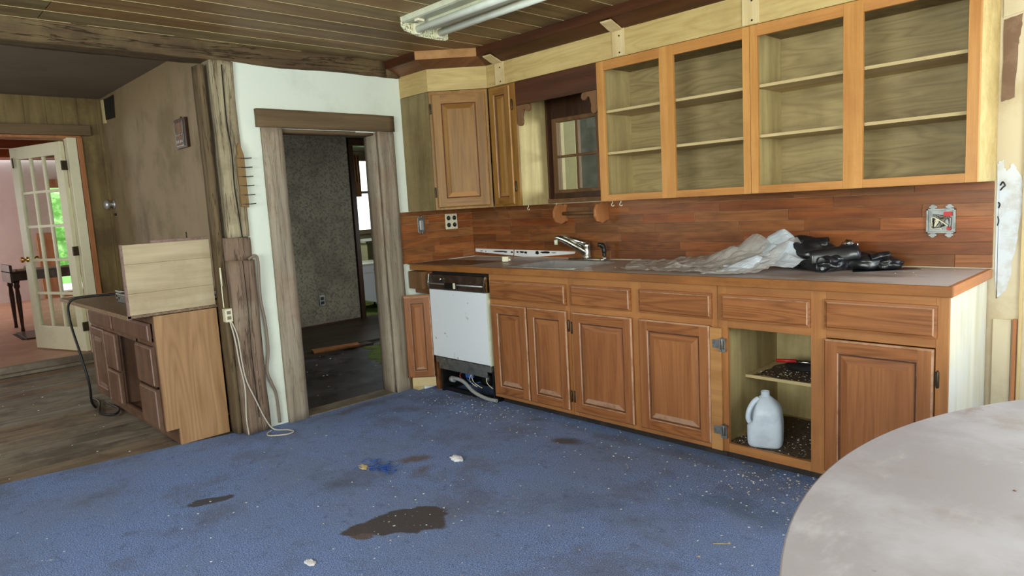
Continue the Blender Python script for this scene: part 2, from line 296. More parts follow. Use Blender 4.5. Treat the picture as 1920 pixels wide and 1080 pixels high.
# ------------------------------------------------------------------ mesh helpers
ORG = {}
class MB:
    def __init__(s): s.bm = bmesh.new(); s.tl = None; s.M = None
    def _v(s, p):
        p = Vector(p); return s.bm.verts.new(s.M @ p if s.M else p)
    def face(s, ps, mi=0, smooth=False):
        f = s.bm.faces.new([s._v(p) for p in ps]); f.material_index = mi; f.smooth = smooth; return f
    def box(s, x0, x1, y0, y1, z0, z1, mi=0, tint=None):
        if x0 > x1: x0, x1 = x1, x0
        if y0 > y1: y0, y1 = y1, y0
        if z0 > z1: z0, z1 = z1, z0
        v = [s._v((x, y, z)) for x in (x0, x1) for y in (y0, y1) for z in (z0, z1)]
        fs = []
        for q in ((0, 1, 3, 2), (4, 6, 7, 5), (0, 4, 5, 1), (2, 3, 7, 6), (0, 2, 6, 4), (1, 5, 7, 3)):
            f = s.bm.faces.new([v[i] for i in q]); f.material_index = mi; fs.append(f)
        if tint is not None:
            if s.tl is None: s.tl = s.bm.loops.layers.float_color.new('tint')
            for f in fs:
                for l in f.loops: l[s.tl] = (*tint, 1)
        return v
    def prism(s, poly, axis, a, b, mi=0, smooth=False):
        """poly = 2D outline in the two axes other than axis, extruded from a to b"""
        def P(p, t): return {'x': (t, p[0], p[1]), 'y': (p[0], t, p[1]), 'z': (p[0], p[1], t)}[axis]
        A = [s._v(P(p, a)) for p in poly]; B = [s._v(P(p, b)) for p in poly]; n = len(poly)
        for f in (A, B[::-1]): s.bm.faces.new(f).material_index = mi
        for i in range(n):
            f = s.bm.faces.new([A[i], B[i], B[(i+1) % n], A[(i+1) % n]]); f.material_index = mi; f.smooth = smooth
    def rings(s, rings, close=True, caps=(True, True), mi=0, smooth=True):
        rs = [[s._v(p) for p in r] for r in rings]
        for a, b in zip(rs, rs[1:]):
            n = len(a)
            for i in range(n if close else n-1):
                f = s.bm.faces.new([a[i], a[(i+1) % n], b[(i+1) % n], b[i]]); f.smooth = smooth; f.material_index = mi
        if caps[0]: s.bm.faces.new(rs[0][::-1]).material_index = mi
        if caps[1]: s.bm.faces.new(rs[-1]).material_index = mi
    def tube(s, pts, r, seg=10, mi=0, caps=True):
        pts = [Vector(p) for p in pts]; rr = r if isinstance(r, (list, tuple)) else [r]*len(pts)
        up = Vector((0, 0, 1)); rings = []
        for i, p in enumerate(pts):
            d = (pts[min(i+1, len(pts)-1)]-pts[max(i-1, 0)]).normalized()
            if i == 0: up = d.orthogonal().normalized()
            a = (up - d*up.dot(d)).normalized(); up = a; b = d.cross(a)
            rings.append([p+(a*math.cos(t)+b*math.sin(t))*rr[i] for t in [2*math.pi*k/seg for k in range(seg)]])
        s.rings(rings, caps=(caps, caps), mi=mi)
    def lathe(s, prof, c=(0, 0, 0), seg=24, axis='z', mi=0, caps=(True, True)):
        c = Vector(c); rings = []
        for (r, h) in prof:
            ring = []
            for k in range(seg):
                t = 2*math.pi*k/seg; x, y = r*math.cos(t), r*math.sin(t)
                ring.append(c + (Vector((x, y, h)) if axis == 'z' else Vector((h, x, y)) if axis == 'x' else Vector((y, h, x))))
            rings.append(ring)
        s.rings(rings, mi=mi, caps=caps)
    def build_each(s, name, mats, parent, **kw):
        """one object per separate piece"""
        s.bm.verts.ensure_lookup_table(); seen = set(); groups = []
        for v in s.bm.verts:
            if v in seen: continue
            st = [v]; comp = []; seen.add(v)
            while st:
                q = st.pop(); comp.append(q)
                for e in q.link_edges:
                    o = e.other_vert(q)
                    if o not in seen: seen.add(o); st.append(o)
            if v in comp and not any(v in g for g in groups): groups.append(set(comp))
        out = []
        for g in groups:
            m2 = MB(); mp = {v: m2.bm.verts.new(v.co) for v in g}
            for f in s.bm.faces:
                if f.verts[0] in g:
                    nf = m2.bm.faces.new([mp[v] for v in f.verts]); nf.material_index = f.material_index; nf.smooth = f.smooth
            out.append(m2.build(name, mats, parent, **kw))
        s.bm.free(); return out
    def build(s, name, mats, parent=None, bevel=0, subsurf=0, local=False, origin=None, seg=2, solid=0, **props):
        bm = s.bm
        if parent is not None: org = Vector((0, 0, 0)) if local else ORG[parent.name]
        elif origin is not None: org = Vector(origin)
        else:
            xs = [v.co for v in bm.verts]
            org = Vector(((min(c.x for c in xs)+max(c.x for c in xs))/2, (min(c.y for c in xs)+max(c.y for c in xs))/2, min(c.z for c in xs)))
        for v in bm.verts: v.co -= org
        bmesh.ops.recalc_face_normals(bm, faces=bm.faces)
        me = bpy.data.meshes.new(name); bm.to_mesh(me); bm.free()
        for mt in (mats if isinstance(mats, (list, tuple)) else [mats]): me.materials.append(M[mt] if isinstance(mt, str) else mt)
        o = bpy.data.objects.new(name, me); COL.objects.link(o)
        if parent is not None: o.parent = parent; ORG[o.name] = org
        else: o.location = org; ORG[o.name] = org.copy()
        if solid: md = o.modifiers.new('s', 'SOLIDIFY'); md.thickness = solid; md.offset = 0
        if bevel:
            md = o.modifiers.new('b', 'BEVEL'); md.width = bevel; md.segments = seg; md.limit_method = 'ANGLE'; md.angle_limit = R(40)
        if subsurf: md = o.modifiers.new('u', 'SUBSURF'); md.levels = md.render_levels = subsurf
        for k_, x in props.items(): o[k_] = x
        return o
def thing(name, label, cat, loc=(0, 0, 0), rz=0, group=None):
    o = bpy.data.objects.new(name, None); o.empty_display_size = .1; COL.objects.link(o); o.location = loc; o.rotation_euler = (0, 0, rz)
    o['label'] = label; o['category'] = cat
    if group: o['group'] = group
    ORG[o.name] = Vector(loc); return o
def struct(mb, name, mats, **kw):
    return mb.build(name, mats, kind='structure', **kw)
def T(mb, name, mats, label, cat, group=None, **kw):
    o = mb.build(name, mats, **kw); o['label'] = label; o['category'] = cat
    if group: o['group'] = group
    return o
def smooth_path(pts, n=8):
    pts = [Vector(p) for p in pts]; P = [pts[0]]+pts+[pts[-1]]; out = []
    for i in range(1, len(P)-2):
        for k in range(n):
            t = k/n; a, b, c, d = P[i-1], P[i], P[i+1], P[i+2]
            out.append(.5*((2*b)+(c-a)*t+(2*a-5*b+4*c-d)*t*t+(3*b-a-3*c+d)*t**3))
    out.append(P[-2]); return out

def rnd_tint(lo=.8, hi=1.15):
    return (random.uniform(lo, hi), random.random(), random.random())

def panel_front(mb, x0, x1, z0, z1, yf, stile=.055, t=.019, s=-1):
    """raised-panel door; front toward -Y. mat 0 vertical, 1 horizontal grain. yf = y of frame face behind the door"""
    def y(d): return yf + s*d
    def rect(i): return [(x0+i, z0+i), (x1-i, z0+i), (x1-i, z1-i), (x0+i, z1-i)]
    def loopfaces(a, da, b, db, mis=(1, 0, 1, 0)):
        A, B = rect(a), rect(b)
        for k in range(4):
            p, q = A[k], A[(k+1) % 4]; p2, q2 = B[k], B[(k+1) % 4]
            mb.face([(p[0], y(da), p[1]), (q[0], y(da), q[1]), (q2[0], y(db), q2[1]), (p2[0], y(db), p2[1])], mis[k])
    r = rect(0)
    mb.face([(p[0], y(0), p[1]) for p in r], 0)
    loopfaces(0, 0, 0, t-.006); loopfaces(0, t-.006, .007, t, (0, 2, 2, 0))
    a, st = .007, stile
    mb.face([(x0+a, y(t), z0+a), (x0+st, y(t), z0+a), (x0+st, y(t), z1-a), (x0+a, y(t), z1-a)], 0)
    mb.face([(x1-st, y(t), z0+a), (x1-a, y(t), z0+a), (x1-a, y(t), z1-a), (x1-st, y(t), z1-a)], 0)
    mb.face([(x0+st, y(t), z0+a), (x1-st, y(t), z0+a), (x1-st, y(t), z0+st), (x0+st, y(t), z0+st)], 1)
    mb.face([(x0+st, y(t), z1-st), (x1-st, y(t), z1-st), (x1-st, y(t), z1-a), (x0+st, y(t), z1-a)], 1)
    w_ = (x1-x0-2*st); k_ = min(.03, w_*.2)
    seq = [(st, t), (st+.0035, t-.005), (st+.008, t-.010), (st+.012, t-.010), (st+.012+k_, t-.001)]
    for q_, ((i0, d0), (i1, d1)) in enumerate(zip(seq, seq[1:])): loopfaces(i0, d0, i1, d1, {0: (2, 2, 2, 2), 1: (3, 3, 3, 3), 2: (3, 3, 3, 3), 3: (2, 0, 1, 0)}[q_])
    i = seq[-1][0]; mb.face([(p[0], y(seq[-1][1]), p[1]) for p in rect(i)], 0)
def drawer_front(mb, x0, x1, z0, z1, yf, t=.019):
    def rect(i): return [(x0+i, z0+i), (x1-i, z0+i), (x1-i, z1-i), (x0+i, z1-i)]
    seq = [(0, 0), (0, t-.008), (.010, t-.006), (.014, t)]
    mb.face([(p[0], yf, p[1]) for p in rect(0)], 0)
    for (i0, d0), (i1, d1) in zip(seq, seq[1:]):
        A, B = rect(i0), rect(i1)
        for k in range(4):
            p, q = A[k], A[(k+1) % 4]; p2, q2 = B[k], B[(k+1) % 4]
            mb.face([(p[0], yf-d0, p[1]), (q[0], yf-d0, q[1]), (q2[0], yf-d1, q2[1]), (p2[0], yf-d1, p2[1])], 1 if (i0 > .001 and k in (1, 2)) else 0)
    mb.face([(p[0], yf-t, p[1]) for p in rect(.014)], 0)
def hinge(parent, x, z, y, h=.055, side=1):
    b = MB(); b.box(x-.006, x+.006, y-.006, y, z-h/2, z+h/2)
    b.lathe([(.0045, -h/2-.006), (.0055, -h/2), (.0055, h/2), (.002, h/2+.008)], (x+side*.004, y-.007, z), 8)
    return b.build('hinge', 'pewter', parent, label='dark metal hinge')

# ------------------------------------------------------------------ SETTING
W1 = 3.42      # right end of the cabinet run
CE = 2.33      # board ceiling height
STAINS = [(1.755, -2.01, .15, .125, 50, (88, 80, 76), 1.0), (1.67, -2.14, .12, .05, 62, (92, 82, 76), 1.0), (1.72, -2.19, .06, .03, 20, (112, 98, 92), .95),
          (.85, -2.47, .09, .05, 68, (88, 84, 86), 1.0), (1.20, -1.53, .13, .06, 55, (118, 102, 96), .75), (1.36, -1.60, .06, .11, 20, (116, 102, 96), .7),
          (1.65, -.86, .12, .06, 30, (96, 88, 84), .75), (1.15, -1.95, .3, .16, 50, (88, 90, 104), .5), (.55, -.62, .35, .10, 0, (104, 104, 110), .6),
          (.45, -1.0, .22, .10, 30, (104, 100, 106), .55), (.10, -1.2, .10, .5, 0, (108, 98, 94), .6), (2.2, -1.4, .3, .2, 0, (84, 96, 114), .4),
          (.05, -2.05, .10, .4, 0, (116, 108, 110), .4), (2.9, -1.0, .5, .18, 0, (86, 106, 124), .5), (2.0, -2.6, .12, .08, 0, (140, 140, 144), .35),
          (1.85, -.66, 1.6, .07, 0, (98, 96, 104), .45), (.35, -.8, .3, .16, 0, (84, 82, 90), .5)]
def carpet_grid(mb, x0, x1, y0, y1, st, left=None):
    nx, ny = int((x1-x0)/st), int((y1-y0)/st); L = mb.bm.verts.layers.float_color.new('stain') if not mb.bm.verts.layers.float_color else mb.bm.verts.layers.float_color['stain']; g = []
    for j in range(ny+1):
        y = y0+(y1-y0)*j/ny; row = []
        for i in range(nx+1):
            xa = x0 if left is None else left(y); x = xa+(x1-xa)*i/nx; v = mb.bm.verts.new((x, y, 0)); best, col = 0, (.3, .3, .3)
            wob = noise.fractal(Vector((x*7, y*7, .3)), .8, 2.1, 4)
            for (sx, sy, rx, ry, a, c_, am) in STAINS:
                if abs(x-sx) > 2.5*max(rx, ry) or abs(y-sy) > 2.5*max(rx, ry): continue
                ca, sa = math.cos(R(a)), math.sin(R(a)); ex = ((x-sx)*ca+(y-sy)*sa)/rx; ey = (-(x-sx)*sa+(y-sy)*ca)/ry
                d = math.hypot(ex, ey)+wob*.55; hard = am > .85
                k = (1-min(1, max(0, (d-(.85 if hard else .2))/(.25 if hard else 1.1))))*am
                if k > best: best, col = k, S(c_)
            v[L] = (*col, best); row.append(v)
        g.append(row)
    for j in range(ny):
        for i in range(nx): mb.bm.faces.new([g[j][i], g[j][i+1], g[j+1][i+1], g[j+1][i]])
def edge_x(y): # the cut edge of the carpet towards the left room
    if y > -1.68: return 0.0
    return -.03-.178*(-1.68-y)+.004*noise.noise(Vector((0, y*9, 0)))
b = MB(); carpet_grid(b, 0, 4.2, -3.8, 0, .0125, edge_x); struct(b, 'floor', 'carpet', origin=(0, 0, 0))
b = MB(); b.face([(-.4, -6, -.0005), (6.5, -6, -.0005), (6.5, 0, -.0005), (4.2, 0, -.0005), (4.2, -3.8, -.0005), (-.41, -3.8, -.0005)]); struct(b, 'floor_near_side', 'carpet', origin=(0, 0, 0))
b = MB(); b.box(-.03, 6.5, -6, 0, -.10, -.045); struct(b, 'floor_slab', 'blackrough')
b = MB(); x = -3.64; i = 0
random.seed(3)
while x < .12:
    w_ = random.choice((.16, .2, .24)); b.box(x, x+w_-.002, -6, -1.6, -.04, -.013, tint=rnd_tint(.82, 1.1)); x += w_
struct(b, 'floor_left_room', 'greyfloor', origin=(0, 0, 0))
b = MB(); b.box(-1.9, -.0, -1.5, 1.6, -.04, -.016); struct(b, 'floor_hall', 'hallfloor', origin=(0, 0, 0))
b = MB(); y = -1.5
x = -3.3
while x < -1.92: b.box(x, x+.155, -1.5, 3, -.03, .01, tint=rnd_tint(.8, 1.1)); x += .158
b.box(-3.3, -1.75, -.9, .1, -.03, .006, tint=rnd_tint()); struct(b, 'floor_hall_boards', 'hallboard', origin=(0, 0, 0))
b = MB(); b.box(-5.6, -3.3, .4, 3.2, -.05, -.01); struct(b, 'floor_laundry_room', 'moss', origin=(0, 0, 0))
b = MB(); b.box(-10.7, -3.64, -5, .3, -.02, .07); struct(b, 'floor_far_room', 'farfloor', origin=(0, 0, 0))
b = MB(); b.box(-3.66, -3.60, -6, -1.6, -.01, .075); b.box(-3.60, -3.52, -6, -1.6, -.01, .018); struct(b, 'trim_1', 'greytrim', bevel=.004)
b = MB(); b.box(-.14, .012, -1.53, -.84, -.02, .006); struct(b, 'trim_2', 'greytrim', bevel=.003)

# ceiling of tongue and groove boards
b = MB(); random.seed(5)
x = .03
while x < 6.5:
    for (ya, yb) in ((-6, -2.75), (-2.745, -.0)):
        b.box(x+.0015, x+.171, ya, yb, CE, CE+.02, tint=rnd_tint(.82, 1.12))
    x += .1745
struct(b, 'ceiling', 'ceilw', origin=(0, 0, 0))
b = MB(); b.box(.0, 6.5, -6, 0, CE+.012, CE+.03); struct(b, 'ceiling_backing', 'cream', origin=(0, 0, 0))
# joint beads: the pale tongue edges that show between the boards
b = MB(); x = .03
while x < 6.4:
    b.box(x-.0022, x+.0015, -6, -.0, CE-.0015, CE+.01); x += .1745
struct(b, 'trim_3', 'cream', origin=(0, 0, 0))
b = MB(); b.box(-3.7, -.1, -6, -1.6, 2.55, 2.58); struct(b, 'ceiling_left_room', 'greyceil')
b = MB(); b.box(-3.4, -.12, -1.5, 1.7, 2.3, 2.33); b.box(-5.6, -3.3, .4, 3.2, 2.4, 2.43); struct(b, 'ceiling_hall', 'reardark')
b = MB()
x = -10.6
while x < -3.7: b.box(x, x+.14, -5, .3, 2.54, 2.58); x += .15
for xb in (-4.3, -5.2, -6.2, -7.4, -8.8): b.box(xb, xb+.12, -5, .28, 2.42, 2.54)
struct(b, 'ceiling_far_room', 'farceil')

# back wall (white, with the doorway)
b = MB()
b.box(-.12, 0, -1.80, -1.54, 0, 2.24); b.box(-.12, 0, -1.54, -.83, 1.845, 2.24); b.box(-.12, 0, -.83, .0, 0, CE)
struct(b, 'wall_back', 'white', origin=(0, 0, 0))
b = MB(); b.box(-3.9, -.125, -1.6, -1.5, 0, 2.55)
o = struct(b, 'wall_left_room', 'plaster', origin=(0, 0, 0))
# pine wall at the end of the left room, with the door opening
b = MB(); random.seed(9)
def pine(x0, x1, y0, y1, z0, z1):
    y = y0
    while y < y1-.01:
        e = min(y+random.choice((.13, .17, .2)), y1); b.box(x0, x1, y+.001, e-.001, z0, z1); y = e
pine(-3.72, -3.64, -1.80, -1.60, .0, 2.55); pine(-3.72, -3.64, -6, -1.80, 2.20, 2.55); pine(-3.72, -3.64, -6, -3.05, 0, 2.2)
struct(b, 'wall_far', 'pine', origin=(0, 0, 0))
# speckled wall of the hall with the opening into the laundry room
b = MB(); b.box(-3.3, -3.2, -1.5, .88, 0, 2.3); b.box(-3.3, -3.2, .88, 1.7, 2.15, 2.3); b.box(-3.3, -3.2, 1.7, 3.2, 0, 2.4); struct(b, 'wall_hall', 'speck', origin=(0, 0, 0))
b = MB(); b.box(-3.2, -.12, 1.6, 1.7, 0, 2.3); b.box(-.2, -.12, .0, 1.6, 0, 2.3); struct(b, 'wall_hall_side', 'speck')
b = MB(); b.box(-3.32, -3.17, .86, .92, 0, 2.16); b.box(-3.32, -3.17, 1.68, 1.74, 0, 2.16); b.box(-3.33, -3.16, .86, 1.74, 2.10, 2.18)
struct(b, 'trim_4', 'dark', bevel=.004)
# laundry room beyond
b = MB(); b.box(-5.7, -5.6, .3, 2.2, 0, 2.43); b.box(-5.7, -5.6, 2.95, 3.3, 0, 2.43); b.box(-5.7, -5.6, 2.2, 2.95, 0, 1.0); b.box(-5.7, -5.6, 2.2, 2.95, 2.2, 2.43)
b.box(-5.7, -3.3, 3.2, 3.3, 0, 2.43); b.box(-5.7, -3.3, .3, .4, 0, 2.43); struct(b, 'wall_laundry_room', 'tile')
w2 = MB()
w2.box(-5.62, -5.56, 2.16, 2.22, .95, 2.26); w2.box(-5.62, -5.56, 2.9, 2.98, .95, 2.26); w2.box(-5.62, -5.56, 2.16, 2.98, .95, 1.02); w2.box(-5.62, -5.56, 2.16, 2.98, 2.12, 2.26); w2.box(-5.63, -5.59, 2.2, 2.93, 1.60, 1.64)
win2 = struct(w2, 'window_2', 'jamb', bevel=.003, origin=(-5.6, 2.5, 1.0))
b = MB(); b.box(-5.612, -5.606, 2.2, 2.93, 1.0, 2.15); b.build('glass_pane', 'glassclean', win2)
# far pink room with its patio door opening
b = MB(); b.box(-10.8, -10.7, -5, -.87, .0, 2.55); b.box(-10.8, -10.7, .1, .3, 0, 2.55); b.box(-10.8, -10.7, -.869, .099, 2.1, 2.549)
b.box(-10.8, -3.72, .28, .3, 0, 2.55); b.box(-10.8, -10.3, -5.1, -5, 0, 2.55); b.box(-8.5, -3.72, -5.1, -5, 0, 2.55); b.box(-10.3, -8.5, -5.1, -5, 2.1, 2.55); b.box(-10.3, -8.5, -5.1, -5, 0, .8)
b.box(-3.76, -3.72, -1.80, .28, 0.07, 2.55)
struct(b, 'wall_far_room', 'pink')
b = MB(); b.box(-10.69, -10.6, -1.12, -.87, .07, 1.25); b.box(-10.72, -10.6, -.05, .06, .07, 2.1); b.box(-10.69, -10.6, -.86, .045, 2.05, 2.2); b.box(-10.69, -10.6, -.86, .045, .07, .16); struct(b, 'window_3', 'redwood')
b = MB(); b.box(-12.6, -10.82, -2.2, 1.2, -.25, .17); T(b, 'porch_deck', 'paper', 'bright pale porch slab just outside the far patio door', 'porch')
# wall with the cabinets
b = MB()
b.box(0, .9, 0, .1, 0, CE); b.box(.9, 1.31, 0, .1, 0, 1.36); b.box(.9, 1.31, 0, .1, 1.86, CE); b.box(1.31, 3.58, 0, .1, 0, CE); b.box(3.58, 3.75, 0, .1, 0, CE); b.box(5.45, 6.5, 0, .1, 0, CE); b.box(3.75, 5.45, 0, .1, 0, .85); b.box(3.75, 5.45, 0, .1, 2.05, CE)
struct(b, 'wall_right', 'drywall', origin=(0, 0, 0))
# behind the camera and on the window side
b = MB(); b.box(-3.7, 2.2, -6.1, -6, 0, 2.55); b.box(5.0, 6.6, -6.1, -6, 0, 2.55); b.box(2.2, 5, -6.1, -6, 0, .9); b.box(2.2, 5, -6.1, -6, 2.1, 2.55); struct(b, 'wall_front', 'drywall')
b = MB(); b.box(6.5, 6.6, -6, -4.1, 0, CE+.1); b.box(6.5, 6.6, -1.5, 0.1, 0, CE+.1); b.box(6.5, 6.6, -4.1, -1.5, 0, .9); b.box(6.5, 6.6, -4.1, -1.5, 2.1, CE+.1); struct(b, 'wall_window_side', 'white')
for nm, (x0, x1, y0, y1, z0, z1) in {'window_4': (6.5, 6.55, -4.1, -1.5, .9, 2.1), 'window_5': (2.2, 5.0, -6.05, -6.0, .9, 2.1), 'window_6': (3.75, 5.45, .02, .07, .85, 2.05)}.items():
    b = MB(); along_y = (x1-x0) < .1; t = .06
    if along_y:
        for q in ((x0, x1, y0, y0+t, z0, z1), (x0, x1, y1-t, y1, z0, z1), (x0, x1, y0, y1, z0, z0+t), (x0, x1, y0, y1, z1-t, z1), (x0, x1, (y0+y1)/2-t/2, (y0+y1)/2+t/2, z0, z1)): b.box(*q)
    else:
        for q in ((x0, x0+t, y0, y1, z0, z1), (x1-t, x1, y0, y1, z0, z1), (x0, x1, y0, y1, z0, z0+t), (x0, x1, y0, y1, z1-t, z1), ((x0+x1)/2-t/2, (x0+x1)/2+t/2, y0, y1, z0, z1)): b.box(*q)
    struct(b, nm, 'creampaint')
# room behind the sink window
b = MB(); b.box(-.1, 4, 2.5, 2.6, 0, 2.5); b.box(-.12, -.1, .1, 2.6, 0, 2.5); b.box(4, 4.1, .1, 2.6, 0, 2.5); b.box(-.1, 4, .1, 2.6, -.05, 0); b.box(-.1, 4, .1, 2.6, 2.45, 2.5); struct(b, 'wall_rear_room', 'reardark')
b = MB(); b.box(-.09, .45, .75, .78, 0, 2.4); struct(b, 'wall_rear_partition', 'rearwhite')
# the torn plaster beyond the cabinets
random.seed(2)
def ragged(pts, amp=.006, n=6):
    out = []
    for i in range(len(pts)):
        a, c = Vector((*pts[i], 0)), Vector((*pts[(i+1) % len(pts)], 0))
        for k in range(n): p = a.lerp(c, k/n); out.append((p.x+random.uniform(-amp, amp), p.y+random.uniform(-amp, amp)))
    return out
b = MB(); b.prism(ragged([(3.432, .78), (3.47, .83), (3.50, 1.02), (3.515, 1.18), (3.51, 1.30), (3.475, 1.36), (3.455, 1.33), (3.44, 1.38), (3.426, 1.36)], .005), 'y', -.003, -.0005)
struct(b, 'trim_5', 'skimcoat')
b = MB(); b.prism(ragged([(3.432, 1.62), (3.475, 1.63), (3.482, 1.84), (3.492, 1.92), (3.495, 1.96), (3.432, 1.95)], .002), 'y', -.003, -.0005)
b.prism([(3.43, 1.96), (3.53, 1.975), (3.53, 2.25), (3.43, 2.25)], 'y', -.006, -.0005, 1)
struct(b, 'trim_6', ['brownpatch', 'drywall'])
b = MB(); b.box(3.425, 3.492, -.008, -.0005, .0, .695); b.box(3.498, 3.512, -.02, -.0005, 0, .70, 1)
b.box(3.516, 3.528, -.012, -.0005, .0, 2.0, 2); struct(b, 'trim_7', ['drywall', 'redwood', 'strip'], bevel=.002)
for pts, r_c, lab in (([(3.437, -.004, 1.27), (3.445, -.006, 1.285), (3.453, -.004, 1.27), (3.446, -.005, 1.262), (3.437, -.004, 1.25)], .003, 'black curl of torn caulk at the top of the white plaster patch'),
                     ([(3.431, -.004, 1.20), (3.437, -.005, 1.19), (3.433, -.004, 1.175)], .003, 'middle black shred of torn caulk beside the backsplash end'),
                     ([(3.431, -.004, 1.14), (3.435, -.005, 1.12), (3.431, -.004, 1.10)], .0025, 'lowest black shred of torn caulk beside the backsplash end')):
    b = MB(); b.tube(smooth_path(pts), r_c, 6); T(b, 'torn_caulk', 'black', lab, 'caulk')

# heavy old beam over the opening
def rough_box(mb, x0, x1, y0, y1, z0, z1, nx, ny, nz, amp=.006, freq=4, seed=0, mi=0, freqv=None):
    fv = freqv or (freq, freq, freq); bb = bmesh.new()
    bmesh.ops.create_grid(bb, x_segments=1, y_segments=1, size=1); bb.free()
    cache = {}
    def vert(i, j, k):
        if (i, j, k) not in cache:
            p = Vector((x0+(x1-x0)*i/nx, y0+(y1-y0)*j/ny, z0+(z1-z0)*k/nz))
            q = Vector((p.x*fv[0], p.y*fv[1], p.z*fv[2]))+Vector((seed*3.1, seed*1.7, seed))
            d = noise.noise_vector(q)*amp + noise.noise_vector(q*3.3)*amp*.35
            cache[(i, j, k)] = mb._v(p+d)
        return cache[(i, j, k)]
    def quad(a, b_, c, d):
        f = mb.bm.faces.new([vert(*a), vert(*b_), vert(*c), vert(*d)]); f.smooth = True; f.material_index = mi
    for i in range(nx):
        for j in range(ny):
            for k in (0, nz): quad((i, j, k), (i+1, j, k), (i+1, j+1, k), (i, j+1, k))
        for k in range(nz):
            for j in (0, ny): quad((i, j, k), (i+1, j, k), (i+1, j, k+1), (i, j, k+1))
    for j in range(ny):
        for k in range(nz):
            for i in (0, nx): quad((i, j, k), (i, j+1, k), (i, j+1, k+1), (i, j, k+1))
b = MB(); rough_box(b, -.14, .03, -6, -.735, 2.225, 2.345, 4, 90, 4, .014, 2.5, 1); rough_box(b, -.12, .03, -.735, -.625, 2.225, 2.345, 3, 3, 3, .008, 2.5, 1)
beam = T(b, 'ceiling_beam', 'beam', 'rough dark hewn beam spanning above the post and the white wall', 'beam', origin=(0, -3, 2.2))

# old timber post
post = thing('timber_post', 'old weathered upright timber post with cracked face beside the white wall', 'post', (-.03, -1.88, 0))
b = MB(); rough_box(b, -.11, .022, -1.93, -1.80, 1.20, 2.225, 5, 5, 30, .009, 5, 2, freqv=(6, 6, 2)); b.build('upper_timber', 'post', post)
b = MB(); rough_box(b, -.11, .02, -1.955, -1.80, 1.062, 1.198, 4, 5, 5, .005, 5, 3); b.build('timber_block', 'postlow', post)
b = MB(); rough_box(b, -.08, .05, -1.952, -1.802, .004, 1.06, 4, 5, 24, .007, 5, 4, freqv=(6, 6, 2)); b.build('face_board', 'postlow', post, label='reddish brown lower board of the post')
b = MB(); rough_box(b, -.115, -.01, -1.985, -1.955, .004, 2.20, 3, 2, 30, .005, 5, 5, freqv=(6, 6, 2)); b.build('side_board', 'postdark', post)
b = MB(); b.tube(smooth_path([(.030, -1.868, 2.2), (.028, -1.872, 1.9), (.031, -1.862, 1.7), (.030, -1.866, 1.5), (.031, -1.857, 1.32), (.030, -1.852, 1.2)]), .0035, 5)
b.tube(smooth_path([(.057, -1.875, 1.06), (.057, -1.872, .8), (.058, -1.878, .5), (.057, -1.874, .1)]), .002, 5); b.build('crack', 'blackrough', post, label='long dark vertical crack')

# door casing of the hall doorway
b = MB(); rough_box(b, .001, .03, -1.665, -1.535, -.0, 1.852, 2, 4, 26, .004, 5, 6, freqv=(6, 6, 2)); rough_box(b, -.13, -.0, -1.555, -1.535, 0, 1.85, 2, 1, 20, .002, 5, 8)
struct(b, 'trim_8', 'jamb')
b = MB(); rough_box(b, .001, .03, -.835, -.708, 0, 1.852, 2, 4, 26, .004, 5, 7, freqv=(6, 6, 2)); rough_box(b, -.13, .0, -.855, -.83, 0, 1.85, 3, 1, 20, .002, 5, 9)
struct(b, 'trim_9', 'jamb')
b = MB(); rough_box(b, .001, .036, -1.69, -.70, 1.853, 1.962, 2, 20, 4, .003, 5, 10); rough_box(b, -.13, 0, -1.54, -.84, 1.83, 1.85, 2, 8, 1, .002, 5, 10)
struct(b, 'trim_10', 'header')

# door trim of the far opening
b = MB(); b.box(-3.64, -3.60, -1.845, -1.80, .07, 2.17, 0); b.box(-3.74, -3.60, -1.93, -1.85, .07, 2.17, 1); struct(b, 'trim_11', ['redwood', 'creampaint'], bevel=.003)
b = MB(); b.box(-3.64, -3.58, -3.1, -1.72, 2.19, 2.285, 0); b.box(-3.72, -3.62, -3.1, -1.80, 2.165, 2.19, 1); struct(b, 'trim_12', ['header', 'redwood'], bevel=.004)
# dark hole in the wall corner
b = MB(); b.prism([(-3.50, 2.33), (-3.17, 2.315), (-3.13, 2.52), (-3.48, 2.52)], 'y', -1.606, -1.6); b.box(-3.52, -3.47, -1.62, -1.6, 2.30, 2.52, 1); T(b, 'wall_hole', ['blackrough', 'cream'], 'dark rectangular hole with a pale frame high in the wall corner', 'hole')

# outside: lawn and hedge
b = MB(); b.box(-40, -10.9, -20, 20, -.4, -.3); b.box(-30, -5.9, 1.8, 20, -.4, -.3); T(b, 'lawn', 'grass', 'sunny green lawn outside the far patio door', 'lawn')
def hedge(name, c, rad, label, seed):
    b = MB(); bmesh.ops.create_icosphere(b.bm, subdivisions=4, radius=1)
    for v in b.bm.verts:
        d = v.co.normalized(); v.co = Vector((d.x*rad[0], d.y*rad[1], d.z*rad[2]))*(1+.25*noise.noise(d*3+Vector((seed, 0, 0)))+.12*noise.noise(d*9))+Vector(c)
    T(b, name, 'leaf', label, 'shrub')
hedge('green_bush', (-17, 1.2, 1.6), (1.5, 2.4, 1.5), 'leafy green bush outside seen through the glazed door panes', 2)
hedge('tall_bush', (-25, 5.0, 4.4), (2, 4.5, 3.6), 'tall pale green foliage behind the leafy bush outside', 5)

